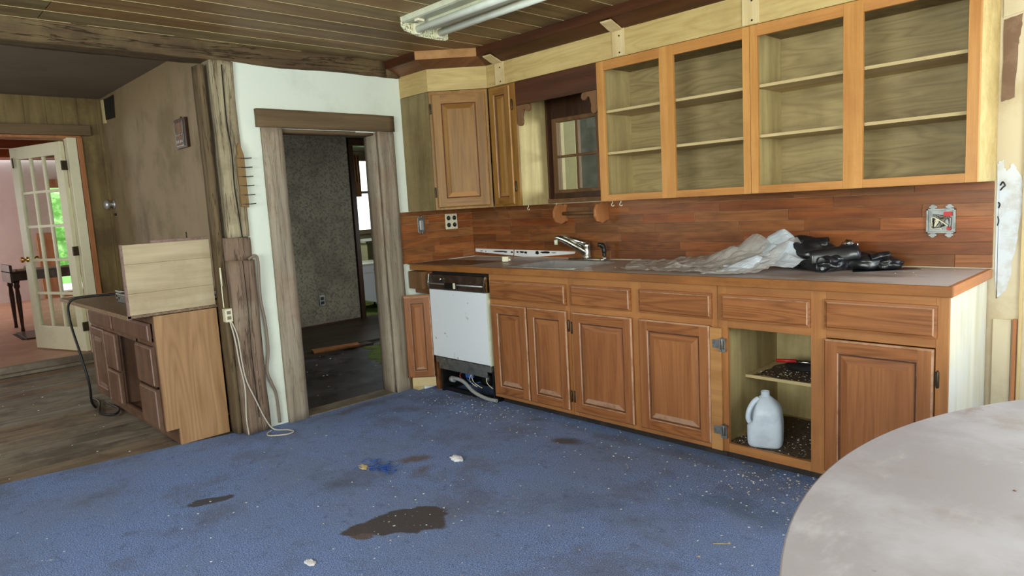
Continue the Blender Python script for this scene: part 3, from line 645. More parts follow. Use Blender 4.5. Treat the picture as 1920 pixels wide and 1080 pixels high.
# ------------------------------------------------------------------ BACKSPLASH of flooring strips
random.seed(21)
b = MB(); z = .918; row = 0; rh = .0565
while z < 1.288:
    x = 0.002; z1 = min(z+rh-.0012, 1.289); off = random.uniform(.1, .5); first = True
    while x < W1-.002:
        L = off if first else random.choice((.28, .36, .45, .55, .62, .75)); first = False
        e = min(x+L, W1-.002)
        if W1-e < .12: e = W1-.002
        b.box(x, e-.0012, -.011-random.uniform(0, .001), -.001, z, z1, tint=(random.uniform(.72, 1.22), random.random(), random.random())); x = e
    z += rh
bs = T(b, 'wood_backsplash', 'splash', 'reddish brown backsplash of flooring strips along the wall behind the sink', 'backsplash', bevel=.0008, seg=1)
b = MB(); z = .918
while z < 1.288:
    y = -.704; z1 = min(z+rh-.0012, 1.289); off = random.uniform(.1, .5); first = True
    while y < -.014:
        L = off if first else random.choice((.3, .45, .6)); first = False
        e = min(y+L, -.012)
        if -.012-e < .1: e = -.012
        b.box(.001, .011, y, e-.0012, z, z1, tint=(random.uniform(.78, 1.25), random.random(), random.random())); y = e
    z += rh
T(b, 'wood_backsplash', 'splashy', 'short orange brown backsplash of flooring strips beside the doorway', 'backsplash', bevel=.0008, seg=1)

# ------------------------------------------------------------------ BASE CABINETS
YF = -.61; TK = .066
def carcass(t, x0, x1, solid_front=True, sides=(True, True)):
    b = MB()
    b.box(x0, x0+.016, YF+.02, -.013, TK, .872); b.box(x1-.016, x1, YF+.02, -.013, TK, .872)
    b.box(x0+.016, x1-.016, -.02, -.013, TK, .872); b.box(x0+.016, x1-.016, YF+.02, -.02, TK+.015, TK+.03)
    b.build('carcass', 'plyv', t)
    b = MB(); b.box(x0, x1, YF+.075, YF+.09, .0, TK); b.build('toe_kick', 'toe', t)
def face_frame(t, x0, x1, stiles, rails, zt=.872, name='face_frame', mats=('framev', 'frame')):
    b = MB()
    for (a, c) in stiles: b.box(a, c, YF, YF+.019, TK-.008, zt, 0)
    for (a, c, za, zb) in rails: b.box(a, c, YF+.0004, YF+.0186, za, zb, 1)
    return b.build(name, list(mats), t, bevel=.0012)
OAK = ['oak', 'oakh', 'dusty', 'groove']; YD = YF-.001
# sink base
t = thing('sink_base_cabinet', 'oak sink base cabinet with a pair of narrow doors beside the dishwasher', 'cabinet', (1.165, YF, 0))
carcass(t, .826, 1.509)
face_frame(t, .826, 1.509, [(.826, .86), (1.475, 1.509), ], [(.86, 1.475, .665, .712), (.86, 1.475, .822, .872), (.86, 1.475, TK-.008, .088)])
b = MB(); drawer_front(b, .842, 1.490, .707, .831, YD); b.build('drawer_front', ['oakh', 'dusty'], t)
for (a, c, hx) in ((.848, 1.163, None), (1.171, 1.490, 1.496)):
    b = MB(); panel_front(b, a, c, .084, .675, YD); d = b.build('door', OAK, t)
    if hx:
        for hz in (.59, .17): hinge(d, hx, hz, YF-.001)
# double door cabinet
t = thing('base_cabinet', 'oak base cabinet with two wide doors between the sink base and open bay', 'cabinet', (1.975, YF, 0))
carcass(t, 1.511, 2.444)
face_frame(t, 1.511, 2.444, [(1.511, 1.541), (1.94, 2.006), (2.412, 2.444)], [(1.541, 1.94, TK-.008, .095), (2.006, 2.412, TK-.008, .095), (1.541, 1.94, .67, .715), (2.006, 2.412, .67, .715), (1.541, 1.94, .824, .872), (2.006, 2.412, .824, .872)])
for (a, c) in ((1.528, 1.946), (1.999, 2.419)):
    b = MB(); drawer_front(b, a, c, .707, .831, YD); b.build('drawer_front', ['oakh', 'dusty'], t)
for (a, c, hx) in ((1.534, 1.950, 1.527), (1.994, 2.408, None)):
    b = MB(); panel_front(b, a, c, .084, .673, YD); d = b.build('door', OAK, t)
    if hx:
        for hz in (.58, .17): hinge(d, hx, hz, YF-.001, side=-1)
# end cabinet with the open bay
t = thing('base_cabinet', 'oak end base cabinet with one missing door showing a jug inside', 'cabinet', (2.93, YF, 0))
b = MB()
b.box(2.446, 2.462, YF+.02, -.013, TK, .872); b.box(2.905, 2.921, YF+.02, -.013, TK, .872)
b.box(2.462, 3.382, -.02, -.013, TK, .872); b.box(2.462, 2.905, YF+.02, -.02, TK+.015, .095); b.box(2.921, 3.382, YF+.02, -.02, TK+.015, .095)
b.build('carcass', 'plyv', t)
b = MB(); b.box(3.384, 3.402, YF+.0195, -.0135, .0, .872); b.build('end_panel', 'plyend', t, label='pale unfinished plywood end panel')
b = MB(); b.box(2.446, 3.382, YF+.075, YF+.09, 0, TK); b.build('toe_kick', 'toe', t)
b = MB(); b.box(2.464, 2.903, -.38, -.022, .375, .39); b.build('shelf', 'shelf', t)
face_frame(t, 2.446, 3.402, [(2.446, 2.494), (2.886, 2.95), (3.36, 3.402)], [(2.494, 2.886, TK-.008, .1), (2.95, 3.36, TK-.008, .1), (2.494, 2.886, .67, .715), (2.95, 3.36, .67, .715), (2.494, 2.886, .824, .872), (2.95, 3.36, .824, .872)])
b = MB(); drawer_front(b, 2.469, 2.888, .707, .831, YD); b.build('drawer_front', ['oakh', 'dusty'], t)
b = MB(); drawer_front(b, 2.947, 3.366, .707, .836, YD); b.build('drawer_front', ['oakh', 'dusty'], t)
b = MB(); panel_front(b, 2.948, 3.358, .084, .667, YD); d = b.build('door', OAK, t)
hinge(d, 3.366, .55, YF-.001); hinge(d, 3.366, .17, YF-.001)
b = MB(); b.box(2.410, 2.468, YF-.0175, YF-.0018, .062, .668); b.build('filler_strip', 'crown3', t, bevel=.002, label='bare pale wood strip beside the open bay')
for hz in (.59, .165):
    b = MB(); b.box(2.425, 2.468, YF-.021, YF-.018, hz-.02, hz+.02); b.box(2.468, 2.474, YF-.034, YF-.001, hz-.032, hz+.032); b.box(2.474, 2.50, YF-.034, YF-.028, hz+.02, hz+.032); b.box(2.474, 2.50, YF-.034, YF-.028, hz-.032, hz-.02); b.box(2.494, 2.50, YF-.034, YF-.028, hz-.02, hz+.02)
    b.tube([(2.482, YF-.031, hz-.03), (2.482, YF-.031, hz+.03)], .004, 8)
    b.build('hinge', 'galv', t, bevel=.001, label='bare metal concealed hinge left without its door')
# angled corner cabinet beside the dishwasher
t = thing('corner_base_cabinet', 'narrow angled oak base cabinet between the doorway and the dishwasher', 'cabinet', (.07, -.76, 0), R(45))
b = MB(); panel_front(b, 0, .19, .105, .692, 0, stile=.045); b.build('door', OAK, t, local=True)
b = MB(); b.box(-.0, .19, .002, .02, .10, .70); b.box(.02, .19, .02, .035, .03, .10, 1); b.build('face_frame', ['framev', 'shelf'], t, local=True)
b = MB(); b.box(.001, .175, -.60, -.585, .70, .86); b.box(.012, .175, -.66, -.602, .74, .865, 1); b.box(.175, .205, -.60, -.57, .0, .865)
T(b, 'filler_block', ['crown2', 'bracket'], 'rough brown wood blocks under the counter end left of the dishwasher', 'block', bevel=.003)
b = MB(); b.box(.001, .10, -.705, -.66, .001, .075); b.box(.001, .11, -.655, -.52, .001, .06, 1); T(b, 'plinth_scrap', ['strip', 'paper'], 'pale wood and plaster scrap on the floor under the narrow angled door', 'scrap', bevel=.003)

# ------------------------------------------------------------------ DISHWASHER
t = thing('dishwasher', 'white front dishwasher with dark control panel under the counter', 'dishwasher', (.52, -.62, 0))
DX0, DX1 = .212, .822
b = MB(); b.box(DX0+.012, DX1-.012, -.600, -.03, .20, .865); b.build('tub', 'blackrough', t)
b = MB(); b.box(DX0, DX1-.008, -.632, -.602, .262, .742, 0); b.box(DX1-.008, DX1, -.634, -.602, .258, .744, 1); b.build('door_panel', ['dwwhite', 'lamppan'], t, bevel=.003)
b = MB(); b.box(DX0+.012, DX1-.02, -.630, -.602, .748, .848, 0); b.box(DX0+.012, DX1-.02, -.638, -.630, .748, .782, 0); b.build('control_panel', 'dwdark', t, bevel=.002)
b = MB()
for (a, c) in ((DX0, DX0+.012), (DX1-.02, DX1-.008)): b.prism([(-.602, .748), (-.640, .748), (-.648, .79), (-.636, .85), (-.602, .85)], 'x', a, c)
b.build_each('end_cap', 'chrome', t, bevel=.001, label='bright metal end strips of the control panel')
b = MB(); b.tube([(DX0+.014, -.645, .786), (DX1-.022, -.645, .786)], .005, 8); b.build('handle_bar', 'steel', t)
b = MB(); b.box(.41, .54, -.652, -.640, .755, .795, 0); b.box(.515, .53, -.662, -.652, .76, .80, 1); b.build('latch', ['black', 'plasticw'], t, bevel=.002)
b = MB(); b.lathe([(.014, 0), (.014, -.016), (.010, -.02)], (.355, -.630, .818), 14, axis='y'); b.build('dial', 'chrome', t)
b = MB(); b.box(DX0+.02, DX1-.01, -.628, -.60, .215, .255); b.box(DX0+.04, DX1-.06, -.622, -.61, .17, .215); b.build('toe_bracket', 'galv', t, bevel=.002)
b = MB(); b.box(DX0+.03, DX0+.05, -.60, -.2, .0, .2); b.box(DX1-.03, DX1-.015, -.60, -.2, 0, .2); b.box(.32, .46, -.50, -.34, .05, .17); b.box(DX0+.05, DX1-.03, -.58, -.56, .0, .03); b.lathe([(.05, 0), (.055, .02), (.055, .09), (.03, .10)], (.55, -.42, .05), 16); b.build('pump_frame', 'black', t)
b = MB(); b.tube(smooth_path([(.36, -.60, .10), (.42, -.61, .115), (.50, -.605, .10), (.60, -.61, .05), (.72, -.605, .022), (.82, -.60, .02)]), .013, 12); b.lathe([(.02, -.02), (.022, 0), (.02, .02)], (.37, -.60, .102), 12, axis='x'); b.build('drain_hose', 'hose', t)
random.seed(4)
for k, (cc, n) in enumerate((('red', 1), ('plasticw', 3), ('blue', 1), ('cordb', 2))):
    for j in range(n):
        x = random.uniform(.42, .72); b = MB(); b.tube(smooth_path([(x, -.56, .20), (x+random.uniform(-.05, .05), -.60, .14), (x+random.uniform(-.05, .08), -.585, .10), (x+random.uniform(0, .14), -.57, .06+random.uniform(0, .06))]), .0025, 6); b.build('wire', cc, t)
b = MB(); b.box(.50, .56, -.59, -.56, .13, .165); b.build('connector', 'blue', t, bevel=.003)

# ------------------------------------------------------------------ COUNTERTOP + SINK
SX0, SX1, SY0, SY1 = .955, 1.50, -.565, -.155
t = thing('countertop', 'long dusty grey brown countertop with an orange wooden front edge', 'countertop', (1.7, -.32, .875))
b = MB()
XB = .0125
for q in ((XB, SX0, -.625, -.0125), (SX1, W1-.02, -.625, -.0125), (SX0, SX1, -.625, SY0), (SX0, SX1, SY1, -.0125)): b.box(*q, .876, .9135)
b.build('top_surface', 'counterw', t)
b = MB(); b.box(XB, W1, -.645, -.6255, .873, .914); b.build('front_edge', 'cntedge', t, bevel=.003)
b = MB(); b.box(W1-.0195, W1, -.625, -.0125, .873, .914); b.build('end_edge', 'cntedgey', t, bevel=.003)
b = MB(); b.box(.013, .62, -.60, -.30, .914, .917); b.box(.013, .50, -.66, -.62, .9145, .918); b.build('bare_patch', 'cntwood', t, label='bare dark brown wood patch at the corner end')
# sink
t = thing('kitchen_sink', 'stainless steel sink set into the counter', 'sink', (1.2275, -.36, .90))
def rrect(x0, x1, y0, y1, r, z, n=6):
    out = []
    for (cx, cy, a0) in ((x1-r, y1-r, 0), (x0+r, y1-r, 90), (x0+r, y0+r, 180), (x1-r, y0+r, 270)):
        for k in range(n+1): a = R(a0+90*k/n); out.append((cx+r*math.cos(a), cy+r*math.sin(a), z))
    return out
b = MB()
b.rings([rrect(SX0-.012, SX1+.012, SY0-.012, SY1+.012, .05, .9142), rrect(SX0-.012, SX1+.012, SY0-.012, SY1+.012, .05, .917), rrect(SX0+.004, SX1-.004, SY0+.004, SY1-.004, .05, .918), rrect(SX0+.012, SX1-.012, SY0+.012, SY1-.012, .05, .912), rrect(SX0+.02, SX1-.02, SY0+.02, SY1-.02, .055, .76), rrect(SX0+.05, SX1-.05, SY0+.05, SY1-.05, .05, .735)], caps=(False, True))
b.build('bowl', 'steel', t)
b = MB(); b.lathe([(.04, 0), (.042, .003), (.03, .004), (.03, .0)], (1.23, -.36, .736), 20); b.build('drain', 'chrome', t)
# faucet
t = thing('kitchen_faucet', 'chrome single lever faucet behind the sink', 'faucet', (1.215, -.085, .915))
b = MB(); b.rings([[(p[0], p[1], z) for p in rrect(1.06, 1.37, -.115, -.055, .029, 0)] for z in (.915,)] + [rrect(1.06, 1.37, -.115, -.055, .029, .924), rrect(1.065, 1.365, -.11, -.06, .024, .928)]); b.build('deck_plate', 'chrome', t)
b = MB(); b.lathe([(.030, .0), (.031, .01), (.026, .02), (.025, .075), (.027, .085), (.023, .10), (.010, .108)], (1.215, -.085, .926), 20); b.build('body', 'chrome', t)
b = MB(); b.tube(smooth_path([(1.213, -.09, .965), (1.17, -.13, 1.005), (1.12, -.17, 1.045), (1.075, -.205, 1.07), (1.062, -.215, 1.065)]), [.026-.014*k/32 for k in range(33)], 12); b.build('spout', 'chrome', t)
b = MB(); b.lathe([(.012, 0), (.012, .03), (.008, .032)], (1.064, -.213, 1.025), 14); b.build('aerator', 'lamppan', t, label='pale spout tip')
b = MB(); b.tube([(1.217, -.085, 1.02), (1.19, -.115, 1.035), (1.095, -.19, 1.083)], [.020, .016, .009], 10); b.build('lever', 'chrome', t)
t = thing('side_sprayer', 'dark pull out sprayer standing right of the chrome faucet', 'sprayer', (1.36, -.085, .915))
b = MB(); b.lathe([(.022, 0), (.022, .008), (.016, .014), (.014, .02)], (1.36, -.085, .925), 16); b.build('collar', 'chrome', t)
b = MB(); b.tube(smooth_path([(1.36, -.085, .94), (1.36, -.086, .97), (1.357, -.09, 1.0), (1.35, -.10, 1.015), (1.335, -.115, 1.018)]), [.013]*8+[.016]*8+[.017]*8+[.013]*8+[.010], 12); b.build('spray_head', 'black', t)
# leaning white splash plate
t = thing('splash_plate', 'white chipped metal strip with black marks behind the sink', 'strip', (.5, -.02, .92))
b = MB(); b.prism([(.03, .975), (1.06, .962), (1.05, .947), (.72, .922), (.56, .919), (.42, .928), (.03, .95)], 'y', -.017, -.0135); b.build('plate', 'paper', t)
random.seed(8)
b = MB()
def blot(cx, cz, rx, rz): b.prism([(cx+rx*math.cos(a)*(1+random.uniform(-.2, .2)), cz+rz*math.sin(a)*(1+random.uniform(-.2, .2))) for a in [2*math.pi*k/12 for k in range(12)]], 'y', -.0178, -.0172)
for q in ((.10, .957, .02, .003), (.15, .955, .006, .004), (.30, .955, .075, .006), (.37, .952, .02, .006), (.50, .953, .012, .006), (.545, .953, .025, .007), (.585, .950, .015, .008), (.44, .951, .012, .006), (.70, .95, .018, .013), (.78, .953, .045, .008), (.86, .951, .025, .003)): blot(*q)
b.build_each('black_mark', 'outhole', t, label='irregular black marks')
b = MB(); b.tube(smooth_path([(.70, -.31, 1.29), (.665, -.24, 1.20), (.62, -.19, 1.08), (.60, -.15, .98), (.585, -.15, .918)]), .0028, 6); T(b, 'hanging_wire', 'crown2', 'thin brown wire hanging from the cabinet to the counter corner', 'wire')
b = MB(); b.M = Matrix.Translation((.70, -.33, .9182)) @ Matrix.Rotation(R(30), 4, 'Z'); b.box(-.022, .022, -.018, .018, 0, .035); b.box(.022, .034, -.012, .012, .004, .02); T(b, 'white_block', 'plasticw', 'small white plastic block on the counter left of the sink', 'block', bevel=.003)

# ------------------------------------------------------------------ PLASTIC SHEETS AND BAG ON THE COUNTER
def ridged(p):
    d, _ = noise.voronoi(p); return d[1]-d[0]
def sheet(foot, hfun, n=70, m_=26, amp=.012, seed=0, z0=.9175):
    """crumpled sheet over a quad footprint foot=[(x,y)*4] with height function h(u,v)"""
    b = MB(); g = {}
    for i in range(n+1):
        for j in range(m_+1):
            u, v = i/n, j/m_
            a = Vector(foot[0]).lerp(Vector(foot[1]), u); c = Vector(foot[3]).lerp(Vector(foot[2]), u); p = a.lerp(c, v)
            q = Vector((p.x*5+seed, p.y*5, seed)); e = 1-max(abs(2*u-1)**6, abs(2*v-1)**6)
            jx = noise.noise_vector(q*1.7)*.03
            h = hfun(u, v)*(.72+.55*ridged(q*1.3)) + amp*abs(noise.noise(q*3.1))+amp*.6*ridged(q*4)
            zz = z0+max(0, h)
            g[(i, j)] = b._v((p.x+jx.x, min(p.y+jx.y*.6, -.03), zz))
    for i in range(n):
        for j in range(m_):
            f = b.bm.faces.new([g[(i, j)], g[(i+1, j)], g[(i+1, j+1)], g[(i, j+1)]]); f.smooth = random.random() < .0
    return b
def gauss(u, c, s): return math.exp(-((u-c)/s)**2)
random.seed(1)
b = sheet([(1.90, -.62), (2.62, -.63), (2.72, -.14), (1.62, -.12)], lambda u, v: (.010+.135*min(1, max(0, (u-.18)/.6))**1.3*gauss(v, .72, .34)), 56, 26, .018, 1.0)
T(b, 'plastic_sheet', 'sheet', 'crumpled clear plastic sheeting spread on the counter right of the sink', 'plastic sheet')
b = sheet([(2.12, -.60), (2.60, -.52), (2.66, -.18), (2.20, -.16)], lambda u, v: (.02+.12*gauss(u, .55, .3)*gauss(v, .75, .35)), 34, 26, .02, 3.3, .922)
T(b, 'plastic_sheet', 'sheet', 'clear plastic heap in the middle, draped behind the white plastic', 'plastic sheet')
b = sheet([(2.42, -.50), (2.74, -.46), (2.76, -.20), (2.38, -.22)], lambda u, v: (.02+.15*gauss(u, .5, .42)*gauss(v, .85, .5)), 26, 20, .012, 7.3, .925)
T(b, 'white_plastic', 'sheetw', 'opaque bluish white plastic folded between the clear sheeting and black bag', 'plastic sheet')
b = sheet([(2.36, -.64), (2.56, -.60), (2.62, -.40), (2.46, -.42)], lambda u, v: (.006+.07*v*gauss(u, .5, .5)), 14, 14, .008, 9.1, .921)
T(b, 'plastic_flap', 'sheetw', 'pale pointed flap of plastic hanging forward to the counter edge', 'plastic sheet')
def crumple_blob(mb, c, rad, seed, sub=4, amp=.35, zmin=.9185, mi=0):
    bb = bmesh.new(); bmesh.ops.create_icosphere(bb, subdivisions=sub, radius=1); vm = {}
    for v in bb.verts:
        d = v.co.normalized(); q = d*1.6+Vector((seed, seed*.7, 0))
        s = 1+amp*(ridged(q*.8)-.35)+amp*.25*(ridged(q*1.9)-.3)
        p = Vector((d.x*rad[0], d.y*rad[1], d.z*rad[2]))*s+Vector(c); p.z = max(p.z, zmin+random.uniform(0, .001)); p.y = min(p.y, -.016)
        vm[v.index] = mb._v(p)
    for f in bb.faces:
        nf = mb.bm.faces.new([vm[v.index] for v in f.verts]); nf.material_index = mi; nf.smooth = rad[0] > .07
    bb.free()
def curl(mb, p0, p1, r0, r1, a0, a1, seed=0, n=14, m_=20):
    """open curled sheet around the axis p0-p1"""
    p0, p1 = Vector(p0), Vector(p1); d = (p1-p0).normalized(); up = Vector((0, 0, 1)); s_ = d.cross(up).normalized(); up = s_.cross(d); g = {}
    for i in range(n+1):
        for j in range(m_+1):
            u, v = i/n, j/m_; a = R(a0+(a1-a0)*v); r = (r0+(r1-r0)*u)*(1+.25*noise.noise(Vector((u*3+seed, v*5, seed)))+.35*v*.4)
            p = p0.lerp(p1, u)+s_*math.cos(a)*r+up*math.sin(a)*r; p.z = max(p.z, .9185); p.y = min(p.y, -.016)
            g[(i, j)] = mb._v(p)
    for i in range(n):
        for j in range(m_): mb.bm.faces.new([g[(i, j)], g[(i+1, j)], g[(i+1, j+1)], g[(i, j+1)]]).smooth = True
b = MB()
crumple_blob(b, (2.70, -.20, .99), (.15, .10, .085), 1.2); crumple_blob(b, (2.80, -.24, .95), (.12, .10, .06), 4.2)
crumple_blob(b, (2.93, -.16, .95), (.13, .09, .05), 6.2); crumple_blob(b, (3.02, -.14, .94), (.09, .07, .04), 8.8)
curl(b, (2.76, -.33, .965), (2.93, -.20, .985), .045, .05, -20, 230, 1); curl(b, (2.84, -.36, .955), (2.86, -.26, .96), .034, .038, 0, 330, 2)
curl(b, (2.99, -.20, .96), (3.06, -.16, .98), .03, .02, 10, 260, 3)
curl(b, (2.66, -.24, 1.025), (2.80, -.20, 1.02), .035, .045, 10, 200, 5)
T(b, 'black_plastic_bag', 'bagblack', 'shiny crumpled black plastic bag at the right end of the plastic heap', 'bag', solid=.0015)
b = MB(); crumple_blob(b, (2.895, -.20, 1.02), (.045, .035, .035), 3.1, 3, .6); T(b, 'foil_ball', 'foil', 'crumpled silver foil ball on top of the black bag', 'foil')
b = MB(); b.prism([(2.95, -.30), (3.17, -.10), (3.13, -.05), (2.88, -.12)], 'z', .9145, .9155); T(b, 'grey_sheet', 'bagblack', 'flat dark scrap lying under the right end of the black bag', 'plastic sheet')
# dust and crumbs
def chips(spots, n, size, z, seed, mats, probs=None):
    random.seed(seed); b = MB()
    for _ in range(n):
        sx = random.choice(spots) if probs is None else random.choices(spots, probs)[0]
        x = random.gauss(sx[0], sx[2]) if sx[4] == 'g' else random.uniform(sx[0], sx[2]); y = random.gauss(sx[1], sx[3]) if sx[4] == 'g' else random.uniform(sx[1], sx[3])
        lim = sx[5] if len(sx) > 5 else (-9, 9, -9, 9)
        if not (lim[0] < x < lim[1] and lim[2] < y < lim[3]): continue
        s = random.uniform(.35, 1)**2*size; a = random.uniform(0, math.pi); h = s*random.uniform(.2, .5); k = random.uniform(.4, 1)
        ca, sa = math.cos(a), math.sin(a); mi = random.randrange(len(mats))
        P = [(x+ca*s, y+sa*s, z), (x-sa*s*k, y+ca*s*k, z), (x-ca*s*.8, y-sa*s*.8, z), (x+sa*s*k, y-ca*s*k, z)]
        top = (x+random.uniform(-.3, .3)*s, y+random.uniform(-.3, .3)*s, z+h)
        for q in range(4): b.face([P[q], P[(q+1) % 4], top], mi)
    return b
b = chips([(3.0, -.35, 3.35, -.1, 'u'), (1.6, -.6, 2.0, -.3, 'u')], 40, .006, .9137, 3, ['paper', 'strip'])
T(b, 'counter_crumbs', ['paper', 'strip'], 'tiny pale crumbs scattered on the dusty counter', 'crumbs'); bpy.data.objects['counter_crumbs']['kind'] = 'stuff'

# ------------------------------------------------------------------ JUG and shelf item
t = thing('water_jug', 'translucent bluish white plastic gallon jug in the open cabinet bay', 'jug', (2.625, -.50, .0955), R(20))
hd = R(225)-R(20)   # handle direction in the jug's own frame
def jring(z, hw, sq, cut=0, n=44):
    out = []
    for k in range(n):
        a = 2*math.pi*k/n; c_, s_ = math.cos(a), math.sin(a)
        r = hw/((abs(c_)**sq+abs(s_)**sq)**(1/sq))
        if cut:
            da = math.atan2(math.sin(a-hd), math.cos(a-hd)); r = r*(1-cut*math.exp(-(da/.42)**4))
        out.append((r*c_, r*s_, z))
    return out
b = MB()
prof = [(0, .062, 5, 0), (.004, .072, 5, 0), (.015, .078, 5, 0), (.05, .079, 6, 0), (.10, .079, 6, 0), (.115, .078, 6, .12), (.125, .077, 5, .42), (.15, .075, 5, .48), (.175, .072, 4, .48), (.195, .064, 3.5, .42), (.21, .052, 3, .22), (.225, .038, 2.4, .05), (.236, .026, 2, 0), (.240, .020, 2, 0), (.262, .019, 2, 0), (.262, .017, 2, 0), (.24, .016, 2, 0)]
b.rings([jring(*p) for p in prof], caps=(True, False)); b.build('body', 'jug', t, local=True)
hx, hy = math.cos(hd), math.sin(hd)
b = MB(); b.tube(smooth_path([(hx*.070, hy*.070, .105), (hx*.082, hy*.082, .13), (hx*.080, hy*.080, .16), (hx*.068, hy*.068, .190), (hx*.05, hy*.05, .215), (hx*.032, hy*.032, .226)]), .0125, 12); b.build('handle', 'jug', t, local=True)
t = thing('broken_tool', 'black tool with a chrome bar and red band on the littered shelf', 'tool', (2.67, -.16, .39))
random.seed(6); b = MB(); crumple_blob(b, (2.66, -.16, .41), (.10, .07, .03), 2.2, 3, .6, zmin=.3915); b.build('body', 'blackrough', t)
b = MB(); b.tube([(2.62, -.24, .452), (2.78, -.19, .44)], .008, 10); b.build('chrome_bar', 'chrome', t)
b = MB(); b.tube([(2.57, -.26, .45), (2.66, -.24, .455)], .009, 10); b.build('red_band', 'red', t)
L = ( 2.464, 2.903, -.585, -.03)
b = chips([(2.55, -.50, .06, .04, 'g', L), (2.80, -.45, .08, .10, 'g', L), (2.7, -.3, .15, .12, 'g', L)], 620, .007, .0953, 11, ['paper', 'strip', 'blackrough', 'blackrough'])
o = T(b, 'cabinet_litter', ['paper', 'strip', 'blackrough', 'postdark'], 'pale and dark litter scattered around the jug on the cabinet bottom', 'litter'); o['kind'] = 'stuff'
L = (2.47, 2.9, -.375, -.03)
b = chips([(2.66, -.25, .12, .08, 'g', L)], 420, .007, .3902, 12, ['paper', 'strip', 'blackrough', 'blackrough'])
o = T(b, 'shelf_litter', ['paper', 'strip', 'blackrough', 'postdark'], 'pale litter strewn over the half shelf in the open bay', 'litter'); o['kind'] = 'stuff'
# dark dust films inside the bay
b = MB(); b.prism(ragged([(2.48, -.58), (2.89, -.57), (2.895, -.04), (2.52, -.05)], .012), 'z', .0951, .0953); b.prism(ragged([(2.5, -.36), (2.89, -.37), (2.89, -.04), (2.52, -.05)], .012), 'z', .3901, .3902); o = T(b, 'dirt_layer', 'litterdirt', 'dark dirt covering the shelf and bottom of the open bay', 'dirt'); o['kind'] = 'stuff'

# ------------------------------------------------------------------ UPPER CABINETS
ZU0, ZU1, YU = 1.292, 2.09, -.325
def upper_open(name, label, x0, x1, bays, stiles, endpanel=False):
    t = thing(name, label, 'cabinet', ((x0+x1)/2, YU, ZU0))
    b = MB(); b.box(x0, x0+.014, YU+.02, -.012, ZU0+.0, ZU1-.003); b.build('side_panel', 'plyv', t)
    if not endpanel: b = MB(); b.box(x1-.014, x1, YU+.02, -.012, ZU0, ZU1-.003); b.build('side_panel', 'plyv', t)
    b = MB(); b.box(x0+.014, x1-.014, -.018, -.012, ZU0+.012, ZU1-.003); b.build('back_panel', 'plyh', t)
    b = MB(); b.box(x0+.014, x1-.014, YU+.02, -.018, ZU0+.018, ZU0+.03); b.build('bottom_panel', 'plyv', t)
    b = MB(); b.box(x0+.014, x1-.014, YU+.02, -.018, ZU1-.03, ZU1-.018); b.build('top_panel', 'sidegr', t)
    for (za) in (1.567, 1.805):
        b = MB(); b.box(x0+.015, x1-.015, YU+.028, -.019, za-.007, za+.007); b.build('shelf', 'shelf', t)
    b = MB()
    for (a, c) in stiles: b.box(a, c, YU, YU+.019, ZU0, ZU1-.002, 0)
    for (a, c) in bays: b.box(a, c, YU+.0004, YU+.0186, ZU0, ZU0+.037, 1); b.box(a, c, YU+.0004, YU+.0186, 2.035, ZU1-.002, 1)
    b.build('face_frame', ['maple', 'mapleh'], t, bevel=.0012)
    return t
upper_open('wall_cabinet', 'open doorless wall cabinet right of the small window, narrower of two', 1.541, 2.478, [(1.59, 1.966), (2.052, 2.441)], [(1.541, 1.59), (1.966, 2.052), (2.441, 2.478)])
t = upper_open('wall_cabinet', 'open doorless wall cabinet at the right end of the row', 2.480, W1, [(2.517, 2.911), (2.993, 3.378)], [(2.480, 2.517), (2.911, 2.993), (3.378, W1)], True)
b = MB(); b.box(W1-.016, W1, YU+.0195, -.001, ZU0, ZU1+.1); b.build('end_panel', 'soffit', t, label='pale yellow end panel')
# narrow cabinet with door
t = thing('wall_cabinet', 'narrow oak wall cabinet with one slim door left of the small window', 'cabinet', (.74, YU, ZU0))
b = MB(); b.box(.856, .870, YU+.0195, -.001, ZU0, ZU1-.003); b.build('side_panel', 'plyv', t)
b = MB(); b.box(.625, .856, YU+.02, -.012, ZU0+.004, ZU0+.016); b.build('bottom_panel', 'sidegr', t)
b = MB(); b.box(.625, .856, -.018, -.012, ZU0+.016, ZU1-.003); b.build('back_panel', 'plyh', t)
b = MB(); b.box(.615, .642, YU, YU+.019, ZU0, ZU1-.003); b.box(.828, .870, YU, YU+.019, ZU0, ZU1-.003); b.box(.642, .828, YU+.0004, YU+.0186, ZU0, ZU0+.03, 0); b.box(.642, .828, YU+.0004, YU+.0186, ZU1-.035, ZU1-.003, 0); b.build('face_frame', 'cabold', t, bevel=.0012)
b = MB(); panel_front(b, .636, .832, 1.305, 2.075, YU-.001, stile=.045); d = b.build('door', ['cabold', 'caboldh', 'crown3', 'groove'], t)
for hz in (1.95, 1.42): hinge(d, .838, hz, YU-.001)
# diagonal corner cabinet
t = thing('corner_wall_cabinet', 'diagonal oak corner wall cabinet with one large raised panel door', 'cabinet', (.325, -.61, ZU0), R(45))
LW = .403
b = MB(); b.box(.0, .03, .0, .019, 0, ZU1-ZU0-.003); b.box(LW-.03, LW-.004, 0, .019, 0, ZU1-ZU0-.003); b.box(.03, LW-.03, .0004, .0186, 0, .03); b.box(.03, LW-.03, .0004, .0186, .765, .795); b.build('face_frame', 'cabold', t, bevel=.0012, local=True)
b = MB(); panel_front(b, .020, LW-.024, .014, .775, -.001, stile=.06); d = b.build('door', ['cabold', 'caboldh', 'crown3', 'groove'], t, local=True)
ORG[d.name] = Vector((0, 0, 0))
for hz in (.68, .12): hinge(d, .012, hz, -.001, side=-1)
b = MB(); b.M = Matrix.Rotation(R(-45), 4, 'Z') @ Matrix.Translation((-.325, .61, -ZU0))
b.box(.001, .318, -.61, -.596, ZU0, ZU1-.003); b.build('side_panel', 'sidegr', t, local=True, label='greyish side panel facing the doorway')
